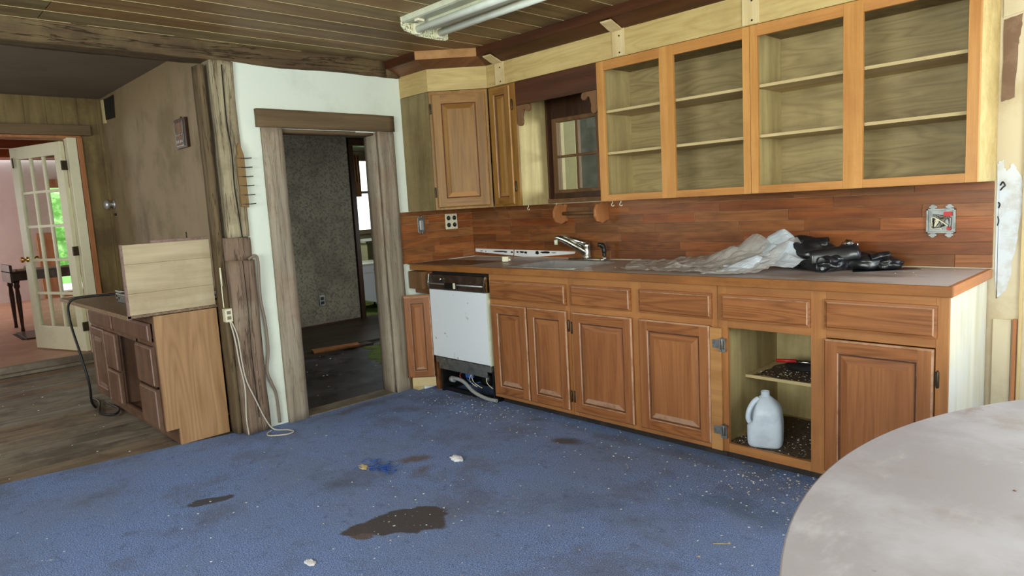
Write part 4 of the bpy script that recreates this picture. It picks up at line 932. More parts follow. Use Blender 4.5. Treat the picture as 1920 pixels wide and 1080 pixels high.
b = MB(); b.M = Matrix.Rotation(R(-45), 4, 'Z') @ Matrix.Translation((-.325, .61, -ZU0))
b.prism([(.012, -.595), (.315, -.595), (.60, -.305), (.60, -.012), (.012, -.012)], 'z', ZU0+.005, ZU0+.02); b.build('bottom_panel', 'sidegr', t, local=True)

# ------------------------------------------------------------------ SOFFIT AND CROWN
def seg_board(name, mat, p, q, z0, z1, th=.018, off=.0):
    """vertical board whose outer face runs p->q; thickness goes to the left-hand (wall) side"""
    p, q = Vector((*p, 0)), Vector((*q, 0)); d = (q-p).normalized(); n = Vector((-d.y, d.x, 0))
    a = math.atan2(d.y, d.x); L = (q-p).length
    b = MB(); b.box(0, L, 0, th, z0-z0, z1-z0)
    o = b.build(name, mat, origin=(0, 0, 0), bevel=.001, kind='structure'); o.location = (p.x, p.y, z0); o.rotation_euler = (0, 0, a); return o
seg_board('trim_13', 'soffit', (0.001, -.612), (.325, -.612), ZU1, 2.25)
seg_board('trim_14', 'soffit', (.3258, -.6122), (.6122, -.3275), ZU1, 2.25)
seg_board('trim_15', 'soffit', (.613, -.328), (W1, -.328), ZU1, 2.25)
inn = [(0.001, -.613), (.326, -.613), (.613, -.329), (W1+.06, -.329)]
out = [(0.001, -.742), (.379, -.742), (.664, -.455), (W1+.06, -.455)]
for i, (mats, nm) in enumerate(((['crown2', 'crown'], 'trim_16'), (['crown2', 'crown3'], 'trim_17'), (['crown', 'crown'], 'trim_18'))):
    b = MB(); A, B, C_, D_ = inn[i], inn[i+1], out[i+1], out[i]
    e = .0015
    Z0, Z1, Z2 = 2.235, 2.278, CE-.001
    P = lambda p, z: (p[0]+(e if p is A or p is D_ else -e), p[1], z)
    mid = lambda p, q, f: (p[0]+(q[0]-p[0])*f, p[1]+(q[1]-p[1])*f)
    Am, Bm = mid(A, D_, .12), mid(B, C_, .12)
    A9, B9 = mid(A, D_, .86), mid(B, C_, .86)
    b.face([P(A, Z0), P(B, Z0), (Bm[0], Bm[1], Z0+.004), (Am[0], Am[1], Z0+.004)], 0)
    b.face([(Am[0], Am[1], Z0+.004), (Bm[0], Bm[1], Z0+.004), (B9[0], B9[1], Z1), (A9[0], A9[1], Z1)], 0)
    b.face([(A9[0], A9[1], Z1), (B9[0], B9[1], Z1), P(C_, Z1-.003), P(D_, Z1-.003)], 1)
    b.face([P(D_, Z1-.003), P(C_, Z1-.003), P(C_, Z2), P(D_, Z2)], 1)
    b.face([P(D_, Z2), P(C_, Z2), P(B, Z2), P(A, Z2)], 0); b.face([P(A, Z2), P(B, Z2), P(B, Z0), P(A, Z0)], 0)
    b.face([P(A, Z0), (Am[0], Am[1], Z0+.004), (A9[0], A9[1], Z1), P(D_, Z1-.003), P(D_, Z2), P(A, Z2)], 0)
    b.face([P(B, Z0), (Bm[0], Bm[1], Z0+.004), (B9[0], B9[1], Z1), P(C_, Z1-.003), P(C_, Z2), P(B, Z2)], 0)
    bmesh.ops.remove_doubles(b.bm, verts=b.bm.verts, dist=.0003)
    struct(b, nm, mats, origin=(0, 0, 0))
# pale strips nailed over the soffit joints
for k, (x, lab) in enumerate(((.70, 'pale bare wood batten with curled top on the soffit beside the corner cabinet'), (1.67, 'pale bare wood batten with curled top on the soffit above the narrower open cabinet'), (2.448, 'pale bare wood batten on the soffit above the middle upper stile'))):
    t = thing('soffit_batten', lab, 'batten', (x, -.335, ZU1), group=None)
    b = MB(); b.box(x, x+.085, -.334, -.3285, ZU1+.002, 2.236); b.build('board', 'strip', t, bevel=.001)
    if k < 2:
        b = MB(); pr_ = [(-.3305, 2.232), (-.345, 2.228), (-.37, 2.236), (-.40, 2.250), (-.43, 2.262), (-.436, 2.270), (-.425, 2.2668), (-.40, 2.2568), (-.37, 2.2475), (-.345, 2.2365)]
        b.prism(pr_, 'x', x, x+.075); b.build('curled_top', 'strip', t)
    b = MB()
    for zz in (2.11, 2.20): b.lathe([(.005, 0), (.005, -.002)], (x+.05, -.334, zz), 8, axis='y')
    b.build_each('nail', 'pewter', t)

# ------------------------------------------------------------------ WINDOW OVER SINK
b = MB()
b.box(.79, .9, -.012, -.0005, 1.325, 2.0); b.box(1.31, 1.538, -.012, -.0005, 1.325, 2.0); b.box(.9, 1.31, -.012, -.0005, 1.86, 2.0); b.box(.9, 1.31, -.012, -.0005, 1.325, 1.37); b.box(.79, 1.538, -.013, -.0005, 2.0, 2.09)
b.box(.87, .885, -.05, -.0125, 1.325, 2.0)
struct(b, 'trim_19', 'dark', bevel=.002)
wd = MB()
for q in ((.895, .936, 1.36, 1.862), (1.275, 1.312, 1.36, 1.862), (.936, 1.275, 1.36, 1.383), (.936, 1.275, 1.835, 1.862)): wd.box(q[0], q[1], -.018, .03, q[2], q[3])
wd.box(1.098, 1.118, -.014, .02, 1.383, 1.835); wd.box(.936, 1.098, -.014, .02, 1.598, 1.614); wd.box(1.118, 1.275, -.014, .02, 1.598, 1.614)
win = wd.build('window_1', 'bracket', bevel=.004, kind='structure', origin=(1.1, 0, 1.36))
b = MB(); b.box(.936, 1.275, .004, .007, 1.383, 1.835); b.build('glass_pane', 'glass', win)
b = MB(); b.box(.79, 1.54, -.06, -.013, 1.296, 1.324); T(b, 'window_ledge', 'bracket', 'brown wooden ledge below the small four pane window', 'ledge', bevel=.003)
b = MB(); b.box(.872, 1.539, YU, YU+.018, 1.938, ZU1-.002); T(b, 'valance_board', 'crown', 'dark reddish board bridging the cabinets above the small window', 'valance', bevel=.002)
def scroll(x0, sgn, y, z1, label, sc_=1.0):
    pts = [(0, 0), (.105, 0), (.118, -.012), (.120, -.030), (.108, -.044), (.090, -.046), (.080, -.036), (.070, -.028), (.058, -.032), (.052, -.048), (.048, -.066), (.044, -.084), (.048, -.100), (.046, -.118), (.034, -.130), (.016, -.130), (.004, -.118), (0, -.10)]
    b = MB(); b.prism([(x0+sgn*p[0]*sc_, z1+p[1]*sc_) for p in pts], 'y', y, y+.02); T(b, 'scroll_bracket', 'bracket', label, 'bracket', bevel=.002)
scroll(.874, 1, -.322, 1.937, 'brown scrolled bracket under the left end of the dark valance')
b = MB(); scroll(1.537, -1, -.322, 1.937, 'brown scrolled bracket under the right end of the dark valance')
# paper towel holder
t = thing('paper_towel_holder', 'wooden paper towel holder on the backsplash under the window ledge', 'holder', (1.19, -.06, 1.17))
def octd(cx, cz, r, n=10): return [(cx+r*math.cos(2*math.pi*(k+.5)/n), cz+r*math.sin(2*math.pi*(k+.5)/n)) for k in range(n)]
b = MB(); b.prism(octd(-.082, 1.222, .068), 'x', .985, 1.005); b.box(.9855, 1.0045, -.04, -.0125, 1.17, 1.285); b.build('end_plate', 'redwood', t, bevel=.003)
b = MB(); b.prism(octd(-.082, 1.222, .068), 'x', 1.335, 1.355); b.box(1.3355, 1.3545, -.04, -.0125, 1.17, 1.285); b.build('end_plate', 'redwood', t, bevel=.003)
b = MB(); b.tube([(1.006, -.065, 1.222), (1.334, -.065, 1.222)], .012, 12); b.build('rod', 'bracket', t)
b = MB(); b.box(1.006, 1.334, -.030, -.0125, 1.19, 1.262); b.build('back_board', 'bracket', t, bevel=.002)
# cup hooks
def cup_hook(x, y, z, label, grp=None):
    b = MB(); b.tube(smooth_path([(x, y, z), (x, y, z-.010), (x-.008, y, z-.016), (x-.008, y, z-.026), (x+.002, y, z-.031), (x+.010, y, z-.024)]), .0022, 6); T(b, 'cup_hook', 'plasticw', label, 'hook', grp)
cup_hook(.895, -.28, 1.2915, 'small white cup hook under the narrow cabinet, left of its pair')
cup_hook(.965, -.08, 1.2955, 'small white cup hook under the window ledge, right of its pair')
cup_hook(1.60, -.29, 1.2915, 'small white cup hook under the open cabinet corner, left of its pair')
cup_hook(1.66, -.29, 1.2915, 'small white cup hook under the open cabinet, right of its pair')

# ------------------------------------------------------------------ ELECTRICAL
t = thing('outlet_plate', 'cream double outlet cover plate on the short backsplash', 'outlet', (.012, -.232, 1.2))
b = MB(); b.box(.0115, .017, -.287, -.172, 1.142, 1.258); b.build('plate', 'plasticw', t, bevel=.002)
for (yy, zz) in ((-.258, 1.226), (-.202, 1.226), (-.258, 1.174), (-.202, 1.174)):
    b = MB(); b.lathe([(.017, 0), (.017, .004)], (.0165, yy, zz), 16, axis='x'); b.build('socket', 'outhole', t, label='black socket')
    b = MB(); b.box(.0206, .0212, yy-.007, yy-.004, zz-.004, zz+.007); b.box(.0206, .0212, yy+.004, yy+.007, zz-.004, zz+.007); b.build_each('slot', 'galv', t)
t = thing('switch_box', 'bare metal switch box left of the cream outlet plate', 'switch box', (.012, -.51, 1.19))
b = MB(); b.box(.0115, .016, -.545, -.483, 1.135, 1.246, 0); b.build('box', 'galv', t, bevel=.004)
b = MB(); b.box(.0165, .022, -.53, -.498, 1.155, 1.225); b.build('switch_body', 'steel', t, bevel=.004)
b = MB()
for zz in (1.132, 1.249): b.lathe([(.007, 0), (.009, .002), (.005, .004)], (.0115, -.525, zz), 10, axis='x'); b.lathe([(.007, 0), (.009, .002), (.005, .004)], (.0115, -.503, zz), 10, axis='x')
b.build_each('screw_ear', 'galv', t)
t = thing('junction_box', 'open metal junction box with tangled wires on the backsplash right end', 'junction box', (3.222, -.02, 1.125))
b = MB()
for q in ((3.165, 3.172, 1.07, 1.18), (3.273, 3.28, 1.07, 1.18), (3.165, 3.28, 1.07, 1.077), (3.165, 3.28, 1.173, 1.18)): b.box(q[0], q[1], -.024, -.0125, q[2], q[3])
b.box(3.168, 3.277, -.0135, -.0122, 1.073, 1.177)
for (x, z) in ((3.19, 1.188), (3.255, 1.188), (3.19, 1.062), (3.255, 1.062)):
    b.lathe([(.012, -.001), (.012, .003)], (x, -.018, z), 10, axis='y'); b.box(x-.016, x+.016, -.02, -.0125, z-.004, z+.004)
b.build('box', 'galv', t, bevel=.0015)
random.seed(13)
for k in range(9):
    b = MB(); P = [(random.uniform(3.18, 3.265), random.uniform(-.034, -.017), random.uniform(1.085, 1.165)) for _ in range(4)]
    b.tube(smooth_path(P, 6), .0028, 6); b.build('wire', ('plasticw', 'galv', 'cordg', 'cordb')[k % 4], t)
b = MB(); b.box(3.236, 3.266, -.034, -.020, 1.147, 1.166); b.lathe([(.010, 0), (.008, -.012)], (3.255, -.02, 1.092), 12, axis='y'); b.build_each('wire_nut', 'red', t, label='red wire connectors')
t = thing('wall_outlet', 'grey wall outlet on the speckled wall seen through the doorway', 'outlet', (-3.2, .355, .3))
b = MB(); b.box(-3.199, -3.192, .32, .39, .24, .365); b.build('plate', 'galv', t, bevel=.003)
b = MB(); b.box(-3.191, -3.187, .335, .375, .26, .295); b.box(-3.191, -3.187, .335, .375, .31, .345); b.build_each('socket', 'outhole', t)

# key rack
t = thing('peg_rack', 'tan wooden key rack with six dark pegs on the timber post', 'rack', (.04, -1.815, 1.36))
b = MB(); b.prism([(-1.842, 1.38), (-1.795, 1.375), (-1.795, 1.68), (-1.80, 1.70), (-1.806, 1.72), (-1.812, 1.745), (-1.82, 1.755), (-1.83, 1.74), (-1.836, 1.715), (-1.832, 1.695), (-1.842, 1.67)], 'x', .033, .045); b.build('board', 'tan', t, bevel=.002)
for k in range(6):
    z = 1.395+k*.054; b = MB(); b.tube([(.045, -1.82, z), (.048, -1.79, z-.001), (.052, -1.755, z+.001)], .0028, 6); b.build('peg', 'outhole', t)
    b = MB(); b.box(.0452, .046, -1.841, -1.797, z-.0015, z+.0015); b.build('groove', 'outhole', t)
# plaque in the left room
t = thing('wall_plaque', 'small dark framed plaque on the beige plaster wall', 'plaque', (-1.46, -1.62, 1.98))
b = MB(); b.box(-1.58, -1.34, -1.625, -1.601, 1.87, 2.09); b.build('frame', 'dark', t, bevel=.003)
b = MB(); b.box(-1.55, -1.40, -1.628, -1.625, 1.90, 2.06); b.build('picture', 'bracket', t, label='dull brown picture')
b = MB()
for x in (-1.56, -1.392): b.box(x, x+.008, -1.63, -1.6255, 1.885, 2.07)
b.box(-1.56, -1.384, -1.63, -1.6255, 1.885, 1.892)
for k in range(4):
    b.lathe([(.009, 0), (.009, -.003)], (-1.53+k*.037, -1.628, 1.97), 8, axis='y'); b.lathe([(.013, 0), (.013, -.003)], (-1.53+k*.037, -1.628, 1.92), 8, axis='y')
b.build('inlay', 'galv', t, label='pale inlaid pattern')
b = MB(); b.lathe([(.008, 0), (.008, -.01)], (-1.47, -1.60, 2.10), 8, axis='y'); b.build_each('nail', 'pewter', t)
# knob on the left-room wall
t = thing('door_knob', 'round tarnished knob on the beige plaster wall near the far doorway', 'knob', (-3.56, -1.6, 1.5))
b = MB(); b.lathe([(.045, 0), (.045, -.01), (.02, -.015), (.018, -.04), (.045, -.055), (.05, -.075), (.03, -.09)], (-3.56, -1.601, 1.52), 20, axis='y'); b.build('knob', 'steel', t)
b = MB(); b.lathe([(.012, 0), (.012, -.02)], (-3.54, -1.601, 1.42), 10, axis='y'); b.build('key_hook', 'pewter', t)

# ------------------------------------------------------------------ CEILING LAMP
t = thing('fluorescent_fixture', 'old white two tube fluorescent ceiling fixture with rust speckled end cap', 'ceiling light', (1.62, -1.12, 2.32))
X0, X1, Y0, Y1 = 1.0, 2.23, -1.285, -.975
b = MB()
b.prism([(Y0, CE-.002), (Y0, CE-.03), (Y0+.012, CE-.034), (Y0+.10, CE-.022), (Y0+.115, CE-.05), (Y1-.115, CE-.05), (Y1-.10, CE-.022), (Y1-.012, CE-.034), (Y1, CE-.03), (Y1, CE-.002)], 'x', X0+.012, X1-.012); b.build('pan', 'lamppan', t)
for xa in (X0, X1-.012):
    b = MB(); b.prism([(Y0-.004, CE-.002), (Y0-.004, CE-.050), (Y0+.02, CE-.072), (Y0+.10, CE-.090), (Y1-.10, CE-.094), (Y1-.015, CE-.092), (Y1+.004, CE-.080), (Y1+.004, CE-.002)], 'x', xa, xa+.011); b.build('end_cap', 'lampw', t, bevel=.003, label='rust speckled white end cap')
for yy in (Y0+.085, Y1-.075):
    b = MB(); b.tube([(X0+.035, yy, CE-.062), (X1-.035, yy, CE-.062)], .019, 16); b.build('tube', 'tube', t)
    b = MB()
    for xa in (X0+.0125, X1-.035): b.box(xa, xa+.022, yy-.018, yy+.018, CE-.088, CE-.03)
    b.build_each('socket', 'plasticw', t, bevel=.003)
b = MB(); b.box(X0+.10, X0+.13, Y0+.015, Y0+.06, CE-.045, CE-.032); b.build('clip', 'plasticw', t, bevel=.002)

# ------------------------------------------------------------------ VANITY CABINET at the opening
t = thing('vanity_cabinet', 'worn brown cabinet with a pale oak end panel standing by the timber post', 'cabinet', (-.86, -2.1, 0))
VY = -2.345; VX0, VX1 = -1.62, -.15
b = MB()
b.box(VX0, VX0+.016, VY+.02, -1.62, .1, .775); b.box(VX0+.016, VX1-.001, -1.63, -1.62, .1, .775); b.box(VX0+.016, VX1-.001, VY+.02, -1.63, .1, .115); b.box(-1.0, -.984, VY+.02, -1.63, .115, .6); b.box(-.50, -.484, VY+.02, -1.63, .115, .6); b.box(VX0, VX1-.001, VY+.07, VY+.085, 0, .1)
b.build('carcass', 'vanity', t)
b = MB(); b.prism([(-2.345, .10), (-2.345, .782), (-1.988, .782), (-1.988, .0), (-2.275, .0), (-2.275, .10)], 'x', -.1485, -.130); b.build('end_panel', 'vanend', t, bevel=.001, label='pale oak grained end panel')
b = MB()
for (a, c) in ((-1.62, -1.59), (-.99, -.95), (-.53, -.50), (-.18, -.1495)): b.box(a, c, VY, VY+.018, .10, .775)
for (a, c) in ((-1.59, -.99), (-.95, -.53), (-.50, -.18)): b.box(a, c, VY+.0004, VY+.0176, .10, .13); b.box(a, c, VY+.0004, VY+.0176, .735, .775); b.box(a, c, VY+.0004, VY+.0176, .595, .625)
b.box(-.53, -.50, VY, VY+.018, .10, .7)
b.build('face_frame', 'vanity', t, bevel=.001)
for (a, c, za, zb) in ((-1.585, -.985, .622, .728), (-.955, -.205, .622, .735)):
    b = MB(); drawer_front(b, a, c, za, zb, VY-.001); b.build('drawer_front', ['vanity', 'purple'], t)
b = MB(); panel_front(b, -1.59, -1.23, .11, .60, VY-.001); b.build('door', ['vanity', 'vanity', 'purple', 'vanity'], t)
for (a, c, za, zb) in ((-1.21, -.935, .35, .60), (-1.21, -.935, .12, .34), (-.50, -.175, .36, .60), (-.50, -.175, .10, .345)):
    b = MB(); drawer_front(b, a, c, za, zb, VY-.001, .024); b.build('drawer_front', ['vanity', 'purple'], t)
b = MB(); b.box(-1.87, -.155, -2.47, -1.62, .783, .80, 0); b.box(-1.87, -.155, -2.474, -2.45, .776, .801, 1); b.build('top', ['vantop', 'vantop'], t, bevel=.002)
t = thing('cabinet_board', 'cream board with dirty corners standing on the worn brown cabinet', 'board', (-.14, -2.2, .80))
b = MB()
for (za, zb) in ((.803, .925), (.9255, 1.09), (1.0905, 1.20)): b.box(-.152, -.130, -2.462, -1.99, za, zb)
b.build('panel', 'leanw', t, bevel=.0015)
b = MB(); b.box(-.156, -.128, -2.470, -2.4625, .803, 1.202); b.build('edge_strip', 'purple', t, label='worn mauve edge')
b = MB(); b.box(-.185, -.160, -2.30, -1.99, .802, 1.216); T(b, 'backing_board', 'purple', 'mauve brown board standing just behind the cream board', 'board', bevel=.002)
b = MB(); b.tube([(-.17, -2.10, 1.217), (-.172, -2.10, 1.25)], .004, 6); T(b, 'nail', 'pewter', 'dark nail sticking up from the board on the worn cabinet', 'nail')
t = thing('black_tray', 'long flat black tray on the worn cabinet top', 'tray', (-1.2, -1.95, .80))
b = MB(); b.box(-1.80, -.40, -2.12, -1.80, .802, .812); b.box(-1.80, -.40, -1.82, -1.80, .812, .838); b.box(-1.80, -.40, -2.12, -2.11, .812, .82); b.build('body', 'black', t, bevel=.003)
t = thing('grey_cover', 'light grey perforated metal bar in front of the black tray', 'cover', (-.9, -2.25, .80))
b = MB(); b.box(-1.05, -.30, -2.30, -2.27, .8015, .862); b.build('bar', 'galv', t, bevel=.006)
b = MB()
for (x, z) in ((-1.02, .845), (-1.02, .818), (-.97, .832)): b.lathe([(.008, 0), (.008, -.003)], (x, -2.30, z), 10, axis='y')
b.build_each('hole', 'outhole', t)
b = MB(); b.tube(smooth_path([(-1.3, -2.12, .825), (-1.38, -2.35, .83), (-1.42, -2.49, .81), (-1.42, -2.51, .68), (-1.30, -2.50, .46), (-1.25, -2.48, .25), (-1.35, -2.46, .10), (-1.55, -2.40, .005), (-1.9, -2.36, .004), (-1.7, -2.34, .004), (-1.35, -2.42, .004), (-1.22, -2.36, .004), (-1.35, -2.30, .004), (-1.6, -2.31, .004)], 10), .008, 8); T(b, 'power_cord', 'cordb', 'black power cord hanging from the worn cabinet top to the floor', 'cord')

# cables and outlet at the post
t = thing('surface_outlet', 'white surface mounted outlet box low on the left side of the post', 'outlet', (.0, -1.975, .75))
b = MB(); b.box(-.015, .03, -2.0, -1.956, .705, .785); b.build('box', 'plasticw', t, bevel=.004)
b = MB(); b.box(.0302, .0325, -1.99, -1.968, .752, .772); b.box(.0302, .0325, -1.99, -1.968, .72, .74); b.build_each('socket', 'cordg', t, label='grey sockets')
b = MB(); b.tube(smooth_path([(-.002, -1.992, .79), (-.002, -1.992, .92), (-.002, -1.990, 1.01)]), .0035, 6); b.tube([(-.002, -1.990, .92), (-.002, -1.990, 1.03)], .006, 6); T(b, 'white_cable', 'plasticw', 'thin white cable running up the post above the outlet box', 'cable')
b = MB(); b.tube(smooth_path([(.02, -1.975, .715), (.058, -1.97, .60), (.062, -1.96, .45), (.066, -1.945, .30), (.066, -1.955, .12), (.066, -1.95, .01)]), .0045, 6); T(b, 'white_cable', 'cordw', 'white cable dropping straight down the post to the floor', 'cable')
b = MB(); b.tube(smooth_path([(.022, -1.97, .715), (.062, -1.955, .62), (.065, -1.945, .45), (.065, -1.93, .34), (.065, -1.89, .22), (.065, -1.84, .08), (.08, -1.80, .008), (.16, -1.75, .006), (.22, -1.74, .006), (.24, -1.79, .006), (.18, -1.87, .006), (.12, -1.86, .006), (.09, -1.82, .006)]), .0045, 6); T(b, 'looped_lead', 'cordw', 'white extension cord looping across the post onto the blue carpet', 'cord')
b = MB(); b.tube(smooth_path([(.055, -1.84, 1.065), (.06, -1.80, 1.085), (.058, -1.783, 1.05), (.05, -1.785, .92), (.04, -1.782, .80), (.03, -1.765, .68), (.03, -1.762, .50), (.035, -1.785, .37), (.03, -1.762, .28), (.02, -1.735, .20), (.02, -1.73, .02)]), .009, 8); T(b, 'grey_cable', 'cordg', 'thick grey brown cable running down beside the post over the white wall', 'cable')

# ------------------------------------------------------------------ FRENCH DOOR AND FAR ROOM
HX, HY = -3.70, -1.955; ang = math.atan2(-2.23+1.95, -4.42+3.62)
fd = thing('french_door', 'cream glazed french door standing open into the pink room', 'door', (HX, HY, .085), ang)
DW, DH = .86, 2.06
def dbox(b, x0, x1, z0, z1, y0=-.02, y1=.02, mi=0): b.box(x0, x1, y0, y1, z0, z1, mi)
b = MB(); st = .11
dbox(b, 0, st, 0, DH); dbox(b, DW-st, DW, 0, DH); dbox(b, st, DW-st, 0, .24); dbox(b, st, DW-st, DH-.12, DH)
b.build('frame', 'creampaint', fd, bevel=.004, local=True)
gx0, gx1, gz0, gz1 = st, DW-st, .24, DH-.12
b = MB()
for k in (1, 2): x = gx0+(gx1-gx0)*k/3; dbox(b, x-.014, x+.014, gz0, gz1, -.014, .014)
for k in (1, 2, 3, 4): z = gz0+(gz1-gz0)*k/5; dbox(b, gx0, gx1, z-.014, z+.014, -.0135, .0135)
b.build('muntins', 'creampaint', fd, bevel=.003, local=True)
b = MB(); dbox(b, gx0, gx1, gz0, gz1, -.002, .002); b.build('glass_pane', 'glass', fd, local=True)
b = MB()
for s_ in (-1, 1): b.lathe([(.028, s_*.02), (.028, s_*.026), (.012, s_*.03), (.012, s_*.05), (.026, s_*.06), (.030, s_*.075), (.02, s_*.088)], (DW-.06, 0, .93), 18, axis='y')
b.build_each('door_knob', 'brass', fd, local=True)
b = MB()
for z in (.25, 1.0, 1.83): b.box(-.012, .006, -.028, .03, z-.045, z+.045)
b.build_each('hinge', 'pewter', fd, local=True)
b = MB(); b.box(DW-.06, DW-.03, -.03, -.02, 1.86, 1.96); b.box(DW-.05, DW-.04, .02, .03, 1.86, 1.96); b.build_each('surface_bolt', 'pewter', fd, local=True)
# far desk
t = thing('writing_desk', 'dark wooden desk with turned leg in the pink room', 'desk', (-6.4, -1.7, .07))
b = MB(); b.box(-6.75, -6.2, -2.16, -1.15, .70, .80); b.build('apron', 'dark', t, bevel=.005)
b = MB(); b.box(-6.80, -6.15, -2.18, -1.1, .80, .82, 0); b.box(-6.80, -6.15, -2.18, -2.15, .68, .90); b.build('top', 'dark', t, bevel=.004)
b = MB(); b.box(-6.3, -6.17, -2.10, -1.2, .822, .84); b.build('keyboard_strip', 'leanw', t, label='pale strip on the desk')
for (x, y) in ((-6.22, -2.12), (-6.22, -1.2), (-6.7, -2.12), (-6.7, -1.2)):
    b = MB(); b.lathe([(.022, .071), (.018, .12), (.026, .35), (.03, .5), (.022, .60), (.036, .63), (.03, .66), (.038, .70)], (x, y, 0), 14); b.build('leg', 'dark', t)
b = MB(); random.seed(3); crumple_blob(b, (-6.25, -1.98, .86), (.06, .05, .03), 1, 2, .5, zmin=.842); T(b, 'paper_scrap', 'paper', 'crumpled grey paper on the desk in the pink room', 'paper')
b = MB(); b.box(-6.05, -5.35, -2.22, -1.75, .072, .088)
for k in range(10): b.box(-6.0+k*.066, -5.97+k*.066, -2.26, -2.22, .072, .08)
T(b, 'fringed_mat', 'dark', 'dark fringed mat on the pink room floor by the desk leg', 'mat')

# ------------------------------------------------------------------ HALL AND LAUNDRY DETAILS
b = MB(); b.M = Matrix.Translation((-1.80, -.30, .03)) @ Matrix.Rotation(R(78), 4, 'Z') @ Matrix.Rotation(R(6), 4, 'X'); b.box(-.22, .24, -.045, .045, -.02, 0.0); T(b, 'loose_plank', 'redwood', 'loose brown plank lying on the hall floor', 'plank', bevel=.003)
b = MB(); b.box(-3.198, -3.18, -.2, .84, .012, .03); T(b, 'floor_strip', 'dark', 'dark strip along the foot of the speckled hall wall', 'strip')
b = chips([(-1.0, -.6, .6, .5, 'g', (-1.85, -.15, -1.5, 1.4))], 90, .014, -.0155, 31, ['paper', 'strip', 'postdark'])
o = T(b, 'hall_debris', ['paper', 'strip', 'postdark'], 'small pale debris on the dark hall floor', 'debris'); o['kind'] = 'stuff'
b = MB(); b.prism(ragged([(-1.75, .0), (-1.2, -.32), (-.72, -.30), (-.55, .1), (-1.0, .6), (-1.7, .5)], .06), 'z', -.0158, -.0145); T(b, 'moss_patch', 'moss', 'green mossy patch on the hall floor', 'moss')
t = thing('laundry_cabinet', 'white appliance with slanting bottom beyond the hall opening', 'cabinet', (-4.0, 1.5, 0))
b = MB(); b.prism([(1.17, .16), (1.75, .02), (1.75, .60), (1.17, .60)], 'x', -4.3, -3.72); b.build('body', 'dwwhite', t, bevel=.006)
b = MB(); b.box(-4.32, -3.70, 1.15, 1.77, .602, .625); b.box(-3.719, -3.714, 1.18, 1.74, .50, .508); b.build('lid', 'lamppan', t, bevel=.003)
b = MB(); b.box(-3.715, -3.70, 1.42, 1.50, .53, .55); b.build('handle', 'pewter', t, bevel=.002)
for (x, y, zt) in ((-4.2, 1.24, .145), (-3.8, 1.24, .145), (-4.2, 1.7, .035), (-3.8, 1.7, .035)):
    b = MB(); b.lathe([(.015, -.0095), (.015, zt)], (x, y, 0), 10); b.build('leg', 'black', t)
b = MB(); b.box(-5.55, -4.6, 1.9, 2.9, .5, .85); b.box(-5.58, -4.55, 1.85, 2.95, .85, .88); b.box(-5.5, -4.7, 2.0, 2.8, -.01, .5); T(b, 'laundry_counter', 'tile', 'beige counter below the bright laundry room window', 'counter', bevel=.004)
b = MB(); random.seed(14); crumple_blob(b, (-5.3, 2.5, .94), (.16, .14, .06), 2, 3, .5, zmin=.882); T(b, 'cloth_heap', 'jamb', 'crumpled cloth under the bright laundry room window', 'cloth')
b = MB(); b.box(-5.50, -5.46, 2.20, 2.42, 1.55, 2.2)
for k in range(4): b.tube([(-5.45, 2.22+k*.05, 2.2), (-5.45, 2.23+k*.05, 1.9-.06*k)], .012, 6)
T(b, 'hanging_curtain', 'bracket', 'brown curtain remnant hanging over the laundry room window', 'curtain')

# ------------------------------------------------------------------ FLOOR DEBRIS
b = MB(); random.seed(15); crumple_blob(b, (1.385, -1.41, .008), (.045, .030, .014), 4, 3, .6, zmin=.001); T(b, 'white_scrap', 'paper', 'crumpled white scrap on the blue carpet', 'scrap')
b = MB()
for k in range(34):
    x, y = random.gauss(1.16, .045), random.gauss(-1.72, .025); a = random.uniform(0, 6.3); l = random.uniform(.015, .045)
    b.tube(smooth_path([(x, y, .003), (x+l*math.cos(a), y+l*math.sin(a), .012), (x+l*1.6*math.cos(a+.5), y+l*1.6*math.sin(a+.5), .004)], 4), .0018, 5)
T(b, 'blue_fibre_tuft', 'blue', 'frayed tuft of bright blue fibres on the carpet', 'tuft')
b = MB(); crumple_blob(b, (1.08, -1.78, .003), (.05, .025, .006), 2, 3, .6, zmin=.001); T(b, 'pale_scrap', 'strip', 'pale frayed scrap beside the blue fibre tuft', 'scrap')
b = MB(); crumple_blob(b, (1.755, -2.44, .002), (.035, .018, .005), 6, 3, .6, zmin=.001); T(b, 'white_flake', 'paper', 'flat white flake on the carpet near the bottom edge of the view', 'scrap')
L = (.15, 4.2, -3.6, -.53)
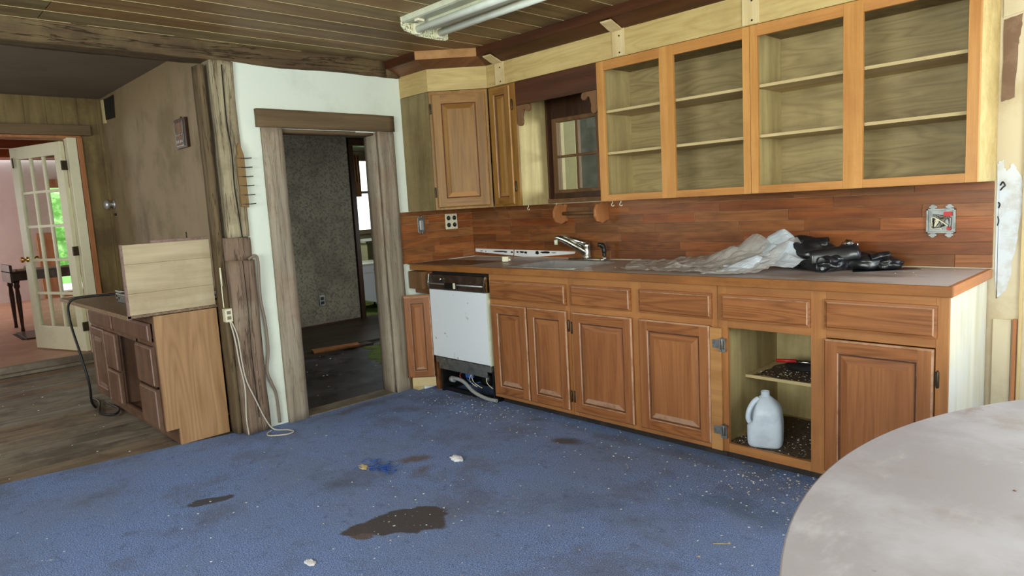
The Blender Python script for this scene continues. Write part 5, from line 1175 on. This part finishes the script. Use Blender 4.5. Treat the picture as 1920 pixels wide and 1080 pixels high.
b = chips([(.3, -3.4, 3.5, -.56, 'u', L), (1.5, -.75, .8, .18, 'g', L), (2.9, -.85, .35, .2, 'g', L), (.7, -.72, .3, .12, 'g', L), (3.0, -.68, .3, .08, 'g', L), (1.8, -2.0, .12, .1, 'g', L)], 1500, .0078, .0008, 41, ['paper', 'paper', 'strip', 'skimcoat'], [4, 2, 3, 2, 3, .5])
o = T(b, 'carpet_debris', ['paper', 'paper', 'strip', 'skimcoat'], 'small white plaster chips strewn over the blue carpet', 'debris'); o['kind'] = 'stuff'
b = MB(); b.tube([(2.83, -1.36, .003), (2.88, -1.32, .003)], .0015, 5); T(b, 'straw', 'strip', 'thin pale straw on the carpet near the round table', 'straw')
L = (-3.3, -.2, -3.6, -1.7)
b = chips([(-3.2, -3.2, -.3, -2.4, 'u', L)], 60, .010, -.0125, 43, ['paper'])
o = T(b, 'room_floor_debris', ['paper', 'strip', 'postdark'], 'few pale bits on the worn grey floor of the left room', 'debris'); o['kind'] = 'stuff'

# ------------------------------------------------------------------ ROUND TABLE
t = thing('round_table', 'large round dusty laminate table with a brown edge in the near corner', 'table', (4.807, -2.14, 0))
TR = 1.235
b = MB(); b.lathe([(TR-.02, .728), (TR, .730), (TR+.001, .7485), (TR-.002, .75)], (4.807, -2.14, 0), 160, caps=(True, True)); b.build('tabletop', 'tabletop', t)
b = MB(); b.lathe([(TR-.03, .668), (TR+.002, .668), (TR+.006, .690), (TR+.004, .722), (TR+.003, .7275), (TR-.03, .7275)], (4.807, -2.14, 0), 160, caps=(False, False)); b.build('edge_band', 'purple', t, label='brown chipped edge band')
b = MB(); b.lathe([(.30, .001), (.32, .02), (.28, .05), (.09, .09), (.07, .15), (.08, .4), (.07, .6), (.16, .66), (.2, .727)], (4.807, -2.14, 0), 40); b.build('pedestal', 'bracket', t)
def indisk(b): pass
L = (3.65, 5.6, -3.0, -.95)
b = chips([(4.2, -2.3, .3, .4, 'g', (3.70, 5, -2.7, -1.5)), (4.3, -1.7, .3, .3, 'g', (3.9, 5, -2.4, -1.25))], 110, .007, .7502, 51, ['paper', 'strip', 'bracket'])
o = T(b, 'table_crumbs', ['paper', 'strip', 'bracket'], 'small flakes and crumbs on the round table', 'crumbs'); o['kind'] = 'stuff'
